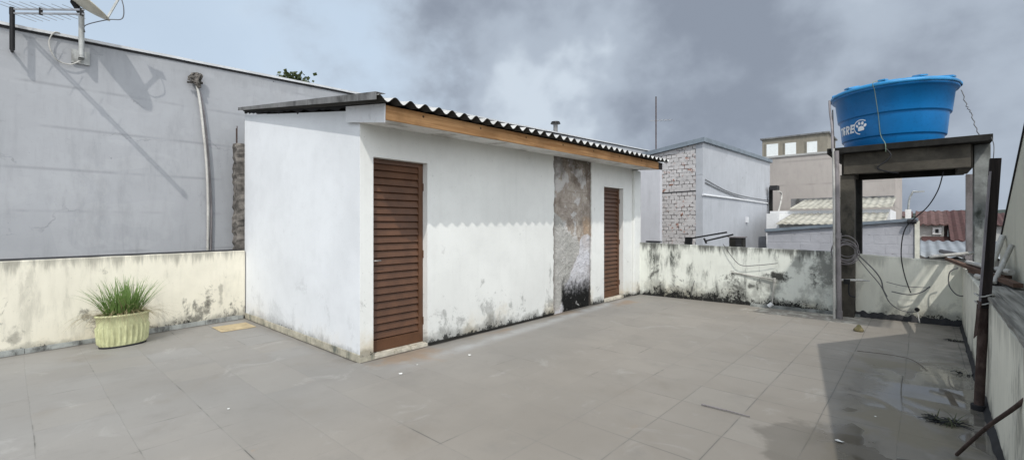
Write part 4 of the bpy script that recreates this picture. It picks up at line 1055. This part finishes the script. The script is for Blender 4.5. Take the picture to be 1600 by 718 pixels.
wire('hanging_cable', 'long black cable hanging from the beam down past the outbuilding', [atY(1474,268,8.8), atY(1466,296,8.84), atY(1450,322,8.86), atY(1428,342,8.86), atY(1413,360,8.86), atY(1408,395,8.86), atY(1413,428,8.86), atY(1423,457,8.86)], .008, 'blackcable')
wire('wall_cable', 'thin pale cable looped to a hole high on the lit wall', [atY(1393,455,8.88), atY(1420,460,8.88), atY(1440,456,8.88), atY(1453,447,8.89)], .008, 'cable')
wire('wall_cable', 'faint cable lying straight across the pale wall', [atY(1385,440,8.88), atY(1415,447,8.88), atY(1453,449,8.89)], .005, 'cable')
wire('wall_cable', 'round hanging loop of cable near the right corner of the wall', [atY(1497,418,8.8), atY(1484,425,8.8), atY(1483,445,8.8), atY(1495,460,8.75), atY(1510,461,8.7), atY(1516,450,8.65), atY(1514,420,8.6)], .008, 'cable')
o = wire('wall_cable', 'short white cable dangling from a dark hole low on the wall', [atY(1433,486,8.885), atY(1435,494,8.87), atY(1437,504,8.86)], .008, 'pvc')
q = atY(1433, 483, 8.90); single(MB().tube([q, q + Vector((0,-.03,0))], .03, 12), 'pipe_stub', M['blackmetal'], 'black pipe stub low on the sunlit strip of wall', 'pipe', q)
# pipe on the mouldy wall
wpz = thing('wall_pipe', 'white bent water pipe fixed to the mouldy wall', 'pipe', atY(1204,478,8.78))
MB().tube([atY(1143,425,8.86), atY(1210,436,8.86)], .014, 8).build('upper_run', M['pvc'], wpz)
MB().tube(smooth_path([atY(1210,436,8.86), atY(1209,445,8.86), atY(1206,478,8.86)]), .013, 8).build('drop', M['pvc'], wpz)
MB().tube([atY(1210,434,8.85), atY(1210,440,8.85)], .022, 8).build('elbow', M['pvc'], wpz)
MB().tube([atY(1201,478,8.83), atY(1206,474,8.83)], .035, 10).build('foot_fitting', M['white'], wpz)
wire('wall_cable', 'thin dark cable sagging along the top of the mouldy wall', [atY(1130,381,8.82), atY(1143,400,8.80), atY(1158,414,8.80), atY(1185,414,8.82), atY(1215,411,8.85)], .006, 'cable')
wire('wall_cable', 'tiny curled wire sticking out above the foot of the mouldy wall', [atY(1085,438,8.74), atY(1082,450,8.76), atY(1080,462,8.79)], .006, 'cable')
# clothes line brackets behind the back parapet
rk_ = thing('clothes_rack', 'dark metal rods of a clothes rack poking up behind the back parapet', 'clothes rack', atY(1077,388,9.5))
for a, b in (((1077,372.5),(1136,362.5)), ((1103,376),(1146,366))):
    MB().tube([atY(*a,9.5), atY(*b,9.6)], .018, 6).build('rod', M['blackmetal'], rk_)
q = atY(1076, 374, 9.5); MB().box(q.x-.06,q.x+.06,q.y-.05,q.y+.05,.6,q.z+.05).build('bracket', M['blackmetal'], rk_)
MB().tube([atY(1100,372,9.5), atY(1104,380,9.5)], .02, 6).build('clamp', M['blackmetal'], rk_)
bx_ = thing('meter_box', 'dark grey box behind the back parapet below the blue grey wall', 'box', atY(1150,388,9.9))
a, b = atY(1139,371,9.9), atY(1161,386,9.9)
MB().box(a.x, b.x, 9.9, 10.1, .7, a.z).build('case', M['darkconcrete'], bx_, bevel=.01)
MB().box(a.x+.13, b.x-.03, 9.885, 9.898, .8, a.z-.02).build('panel', M['darkedge'], bx_)
MB().box(a.x-.02, b.x+.02, 9.88, 10.12, a.z+.002, a.z+.025).build('lid', M['greypvc'], bx_)

# ------------------------------------------------------------------ right side: neighbour gable, post, boards, junk
XN = .655
ng = thing('gable_building', 'tall pale neighbour wall with a dark sloping roof edge at the far right', 'building', (XN, 4.8, -3.6))
prof = [(-.6, .72), (4.82, 2.86), (7.42, 1.22)]
MB().prism([(XN, -.6, -3.59), (XN, 7.75, -3.59), (XN, 7.75, .86), (XN, 7.42, 1.06)] + [(XN, y, z-.004) for y, z in prof[::-1]], (.15, 0, 0)).build('wall', M['gable'], ng)
rf = MB()
for (ya, za_), (yb2, zb2) in zip(prof, prof[1:]):
    rf.hexa([(XN-.012, ya, za_), (XN+5, ya, za_), (XN+5, yb2, zb2), (XN-.012, yb2, zb2)], [(XN-.012, ya, za_+.014), (XN+5, ya, za_+.014), (XN+5, yb2, zb2+.014), (XN-.012, yb2, zb2+.014)])
rf.build('roof', M['darkedge'], ng)
# unseen raised platform, inferred and added to throw the shade on the back wall
MB().box(1.25, 2.86, 4.62, 6.3, 5.94, 6.06).build('inferred_platform', M['concrete'], ng)
MB().box(3.5, 3.7, 6.1, 6.3, 1.2, 6.06).build('platform_post', M['concrete'], ng)
MB().box(2.862, 3.498, 6.12, 6.28, 5.95, 6.05).build('platform_beam', M['concrete'], ng)
MB().tube([(2.95, 4.62, 6.0), (2.95, 6.3, 6.0)], .022, 8).build('platform_pipe', M['pvc'], ng)

# leaning post: charred timber lashed to a rusty pipe
po = thing('leaning_post', 'tall dark timber lashed to a rusty pipe leaning by the right parapet', 'post', (.335, 5.09, 0))
pa_ = Vector((.335, 5.09, 0)); pm = Vector((.365, 5.09, .86)); pt = Vector((.425, 5.09, 1.955))
MB().bar(Vector((.366, 5.075, .80)), pt, .062, .062, up=(0,1,0)).build('timber', M['darkwood'], po, bevel=.003)
MB().bar(Vector((.336, 5.055, .80)), pt + Vector((-.030,-.02,-.1)), .012, .05, up=(0,1,0)).build('timber_edge', M['lilacwood'], po)
MB().tube([pa_, pm], .030, 12).build('pipe', M['rust'], po)
MB().tube([pa_, pa_ + Vector((0,0,.04))], .048, 10).build('base', M['darkedge'], po)
for z in (.84, .90):
    MB().tube([Vector((.364 + .052*math.cos(2*PI*k/16), 5.082 + .052*math.sin(2*PI*k/16), z + .01*math.sin(k))) for k in range(17)], .006, 5).build('lashing', M['pvc'], po)
MB().add([(.325,5.05,.86),(.345,5.02,.85),(.325,5.03,.60),(.305,5.05,.56),(.318,5.05,.72)], [(0,1,2,3,4)]).build('rag', M['rust'], po, solid=.006)
# weathered board on the parapet
bo = MB(); n = 26
for li, (xa_, xb2) in enumerate(((.392,.46),(.464,.55),(.554,.635))):
    y1_ = 5.95 + R.uniform(-.06, .03); vs = []
    for k in range(n+1):
        y = y1_ - (y1_-2.2)*k/n; e0 = (.014*mnoise.noise(Vector((k*.7, li, 0))) if li == 0 else 0)
        dx_ = -.0115*(9.05-y)+.035
        for (xx, zz_) in ((xa_+dx_+e0, .872), (xb2+dx_*.4, .872), (xb2+dx_*.4, .895), (xa_+dx_+e0, .895)): vs.append((xx, y, zz_ + li*.003 + .004*mnoise.noise(Vector((k*.3, xx*8, li)))))
    bo.add(vs, [(k*4+i, k*4+(i+1) % 4, (k+1)*4+(i+1) % 4, (k+1)*4+i) for k in range(n) for i in range(4)] + [(0,1,2,3), (n*4,n*4+3,n*4+2,n*4+1)])
single(bo, 'weathered_board', M['rotwood'], 'rotten grey board lying along the top of the right parapet', 'board', (.45, 4.2, .872))
single(MB().bar((.28, 9.0, .955), (.60, 5.62, .94), .06, .035), 'timber_beam', M['brownwood'], 'long brown timber beam lying diagonally along the right parapet top', 'beam', (.44, 7.3, .93))
single(MB().tube([atY(1452,403,8.98)+Vector((0,0,.02)), atY(1532,397,8.98)+Vector((0,0,.03))], .024, 10), 'pipe_offcut', M['pvc'], 'straight pale pipe lying across the back parapet near the corner', 'pipe', atY(1490,401,8.98))
single(MB().tube([atY(1470,392,9.4), atY(1500,398,9.1), atY(1512,402,8.9)], .03, 8), 'pipe_offcut', M['greypvc'], 'short grey pipe poking over the back parapet corner', 'pipe', atY(1500,398,9.1))
junk = [('short white pipe nearest the post on the junk heap', (.44,6.9,.90), (.62,5.75,.93), .025, 'pvc'), ('long white pipe on top of the junk heap', (.42,7.8,.99), (.60,6.0,1.02), .024, 'pvc'),
        ('grey mauve pipe crossing the junk heap', (.60,8.2,.92), (.46,6.3,.95), .03, 'greypvc'), ('pale pipe propped against the neighbour wall', (.47,6.35,.92), (.63,6.95,1.32), .026, 'pvc'),
        ('thin white pipe leaning up the neighbour wall', (.50,6.1,.91), (.635,6.35,1.25), .02, 'pvc'), ('rusty tube at the back of the junk heap', (.46,8.3,.91), (.60,7.0,.96), .03, 'rust')]
for lb, a, b, r_, mt in junk:
    a, b = Vector(a), Vector(b); m3 = a.lerp(b, .5) + Vector((0,0,R.uniform(-.02,.02)))
    single(MB().tube(smooth_path([a, m3, b]), r_, 10), 'pipe_offcut', M[mt], lb, 'pipe', a, 'junk heap on the right parapet')
for lb, a, b, ww, hh, mt in (('flat dark plank under the pipes of the junk heap', (.50,8.2,.885), (.52,6.1,.885), .13, .022, 'darkwood'), ('short split brown batten on the junk heap', (.42,7.3,.915), (.60,6.2,.96), .05, .03, 'brownwood'),
                             ('dark batten end beside the leaning post', (.47,6.5,.93), (.60,5.85,.915), .04, .04, 'darkwood')):
    single(MB().bar(a, b, ww, hh), 'plank', M[mt], lb, 'plank', a, 'junk heap on the right parapet')
# rusty bar leaning in the foreground
single(MB().tube(smooth_path([(.165,3.97,.012), (.27,3.62,.33), (.37,3.29,.60), (.50,2.86,1.0)]), .010, 8), 'rusty_bar', M['rust'], 'long rusty bar leaning on the right parapet in the foreground', 'bar', (.165,3.97,0))

# ------------------------------------------------------------------ small things on the floor
tcn = atZ(366, 511)
single(MB().box(tcn.x-.215, tcn.x+.215, tcn.y-.215, tcn.y+.215, .002, .008), 'floor_tile', M['sandtile'], 'single sand coloured tile loose in the corner by the shed', 'tile', (tcn.x, tcn.y, .002), bevel=.002)
st = atZ(1342, 517); sb_ = MB()
prf = [(.01,.0),(.055,.002),(.06,.02),(.042,.045),(.028,.06),(.022,.08),(.004,.092)]
sb_.lathe(prf, (st.x, st.y, 0), 18, rib=lambda a, z: 1 + .16*mnoise.noise(Vector((math.cos(a)*1.5, math.sin(a)*1.5, z*30))))
single(sb_, 'stone', M['stone'], 'small mossy lump of stone on the tiles near the shadow edge', 'stone', (st.x, st.y, 0))
a, b = atZ(1096, 633), atZ(1172, 652)
single(MB().tube([(a.x,a.y,.012), (a.lerp(b,.5).x, a.lerp(b,.5).y, .013), (b.x,b.y,.010)], [.006,.0055,.004], 8), 'stick', M['greypvc'], 'thin pale stick lying on the tiles in the middle foreground', 'stick', a)
def flake(px, py, s_, lb, mt='paper'):
    p = atZ(px, py); mb = MB(); vs = [(p.x + s_*math.cos(k*1.05)*R.uniform(.5,1), p.y + s_*math.sin(k*1.05)*R.uniform(.5,1), .005 + R.uniform(0, s_*.35)) for k in range(6)]
    mb.add([(p.x, p.y, .006)] + vs, [(0, 1+k, 1+(k+1) % 6) for k in range(6)])
    single(mb, 'paint_flake', M[mt], lb, 'flake', (p.x, p.y, .004), 'white flakes on the terrace floor')
flake(626, 584, .022, 'white flake in front of the nearer door'); flake(734, 555, .024, 'pair-sized white flake on the pale floor band')
flake(357, 639, .014, 'tiny white flake alone on the left floor'); flake(652, 570, .014, 'small white flake between the door sill and the pale floor band')
flake(1312, 690, .03, 'bright white flake at the edge of the shaded puddle'); flake(1368, 651, .012, 'tiny white flake inside the tank shadow')
def weed(px, py, n, l, lb):
    p = atZ(px, py); mb = MB(); dm = MB()
    for k in range(n):
        a = R.uniform(0, 2*PI); blade(mb, (p.x+R.uniform(-.07,.07), p.y+R.uniform(-.05,.05), .003), (math.cos(a), math.sin(a), R.uniform(.3,1.3)), l*R.uniform(.5,1.1), .008, R.uniform(.3,1.8), 5)
    for k in range(int(n*1.2)):
        a = R.uniform(0, 2*PI); q = Vector((p.x+R.uniform(-.06,.06), p.y+R.uniform(-.04,.04), .006)); e = q + Vector((math.cos(a)*l*.9, math.sin(a)*l*.5, 0))
        dm.tube([q, q.lerp(e,.5)+Vector((0,0,R.uniform(.0,.02))), e], [.006,.004,.002], 5)
    w_ = thing('weed', lb, 'weed', (p.x, p.y, 0), 'weeds in the floor joints')
    mb.build('leaves', M['weed'], w_); dm.build('roots', M['darkedge'], w_)
weed(1478, 660, 34, .13, 'largest dark weed clump in the wet tile joint at the lower right')
weed(1509, 585, 8, .07, 'small weed at the foot of the right parapet')
weed(1492, 533, 9, .09, 'small dark weed in the far right corner of the floor')
lf = atZ(1449, 579); wire('crackline', 'thin curved twig lying across the shaded tiles', [atZ(1339,548)+Vector((0,0,.004)), atZ(1390,555)+Vector((0,0,.01)), atZ(1425,563)+Vector((0,0,.01)), atZ(1449,579)+Vector((0,0,.006))], .0025, 'rust', 'crackline')  # thin tube standing for a faint curved crack

# ------------------------------------------------------------------ light, sky, camera
sd = Vector((-.55, .61, -1.0)).normalized()
sun = bpy.data.lights.new('sun', 'SUN'); sun.energy = 2.3; sun.angle = math.radians(.55); sun.color = (1.0, .965, .90)
so = bpy.data.objects.new('sun', sun); COL.objects.link(so); so.rotation_euler = sd.to_track_quat('-Z', 'Y').to_euler(); so.location = (5, -6, 12)
W_ = bpy.data.worlds.new('World'); S.world = W_; W_.use_nodes = True
t = W_.node_tree; t.nodes.clear()
class WB(NB):
    def __init__(s): s.t = t
f = WB()
tcoord = t.nodes.new('ShaderNodeTexCoord'); g_ = tcoord.outputs['Generated']
GLOW_UP, GLOW_SUN = .42, .6
sky = t.nodes.new('ShaderNodeTexSky'); sky.sky_type = 'NISHITA'; sky.sun_disc = False
sky.sun_elevation = math.asin(-sd.z); sky.sun_rotation = math.atan2(-sd.x, -sd.y); sky.air_density = 1.0; sky.dust_density = 1.5
sep = t.nodes.new('ShaderNodeSeparateXYZ'); t.links.new(g_, sep.inputs[0]); wx, wy, wz = sep.outputs
def sdir(px, py): return Vector(ray(px, py)).normalized()
def lobe(d, r, inner=0.0):
    n_ = t.nodes.new('ShaderNodeVectorMath'); n_.operation = 'DOT_PRODUCT'
    t.links.new(wv_, n_.inputs[0]); n_.inputs[1].default_value = tuple(d)
    return f.mr(n_.outputs['Value'], math.cos(math.radians(r)), math.cos(math.radians(inner)))
warp = t.nodes.new('ShaderNodeTexNoise'); warp.inputs['Scale'].default_value = 3.6; warp.inputs['Detail'].default_value = 4
t.links.new(g_, warp.inputs['Vector'])
wm = t.nodes.new('ShaderNodeVectorMath'); wm.operation = 'MULTIPLY_ADD'
t.links.new(warp.outputs['Color'], wm.inputs[0]); wm.inputs[1].default_value = (.42, .42, .42); wm.inputs[2].default_value = (-.21, -.21, -.21)
wa = t.nodes.new('ShaderNodeVectorMath'); wa.operation = 'ADD'; t.links.new(g_, wa.inputs[0]); t.links.new(wm.outputs[0], wa.inputs[1])
wn_ = t.nodes.new('ShaderNodeVectorMath'); wn_.operation = 'NORMALIZE'; t.links.new(wa.outputs[0], wn_.inputs[0]); wv_ = wn_.outputs[0]
pv = f.sc((1, 1, 1.25), g_)
nA = f.noise(3.8, 7, .52, vec=pv, dist=.0); nB = f.noise(10, 6, .55, vec=pv, dist=.0)
tex = f.add(f.mul(f.sub(nA, .5), 2.0), f.mul(f.sub(nB, .5), .42))
# heavy masses over the shed and over the houses behind; brighter gaps between
dk = f.mx(f.mul(lobe(sdir(660, 30), 21, 4), .80), f.mx(f.mul(lobe(sdir(1090, 120), 22, 5), 1.0), f.mul(lobe(sdir(1330, 230), 24, 4), .72)))
dk = f.mx(dk, f.mx(f.mul(lobe(sdir(1560, 90), 22, 2), .62), f.mul(lobe(sdir(800, 40), 14, 2), .62)))
dk = f.sub(dk, f.add(f.mul(lobe(sdir(1330, 60), 13, 1), .30), f.add(f.mul(lobe(sdir(850, 150), 12, 1), .7), f.mul(lobe(sdir(480, 90), 13, 2), .25))))
dk = f.add(dk, tex)
ccol = f.mix(f.mr(dk, -.05, .42), (.62, .70, .79), (.44, .505, .595)); ccol = f.mix(f.mr(dk, .40, 1.05), ccol, (.27, .312, .385))
cover = f.mr(f.add(f.add(f.mul(wx, .9), f.mul(wy, .55)), f.mul(tex, .5)), -.62, -.30)
# the overcast is brighter high up and round the sun behind the terrace
glow = f.add(1.0, f.add(f.mul(f.mr(wz, .42, .95), GLOW_UP), f.add(f.mul(lobe(-sd, 70, 5), GLOW_SUN), f.mul(lobe(Vector((1, -.45, .3)).normalized(), 62, 5), 2.6))))  # strongest lobe, low on the right, added to fill the shed front
bg1 = t.nodes.new('ShaderNodeBackground'); bg1.inputs[1].default_value = .085
hz = f.mix(f.mr(f.add(wy, f.mul(tex, .6)), -.1, .75, .78, .92), sky.outputs[0], (7.5, 9.0, 10.7)); t.links.new(hz, bg1.inputs[0])
ccol = f.mix(f.mr(glow, 1.0, 2.4, 0, .75), ccol, (.525, .53, .535))
bg2 = t.nodes.new('ShaderNodeBackground'); t.links.new(ccol, bg2.inputs[0]); t.links.new(glow, bg2.inputs[1])
ms = t.nodes.new('ShaderNodeMixShader'); t.links.new(cover, ms.inputs[0]); t.links.new(bg1.outputs[0], ms.inputs[1]); t.links.new(bg2.outputs[0], ms.inputs[2])
wo = t.nodes.new('ShaderNodeOutputWorld'); t.links.new(ms.outputs[0], wo.inputs[0])

cam = bpy.data.cameras.new('camera'); co = bpy.data.objects.new('camera', cam); COL.objects.link(co)
co.location = (0, 0, H); co.rotation_euler = (PI/2, 0, TH)
cam.sensor_width = 36; cam.lens = 36*F/1600; cam.shift_y = -(359-HZ)/1600; cam.clip_end = 6000; cam.clip_start = .05
S.camera = co
S.render.engine = 'CYCLES'
S.view_settings.view_transform = 'Standard'; S.view_settings.look = 'None'; S.view_settings.exposure = 0
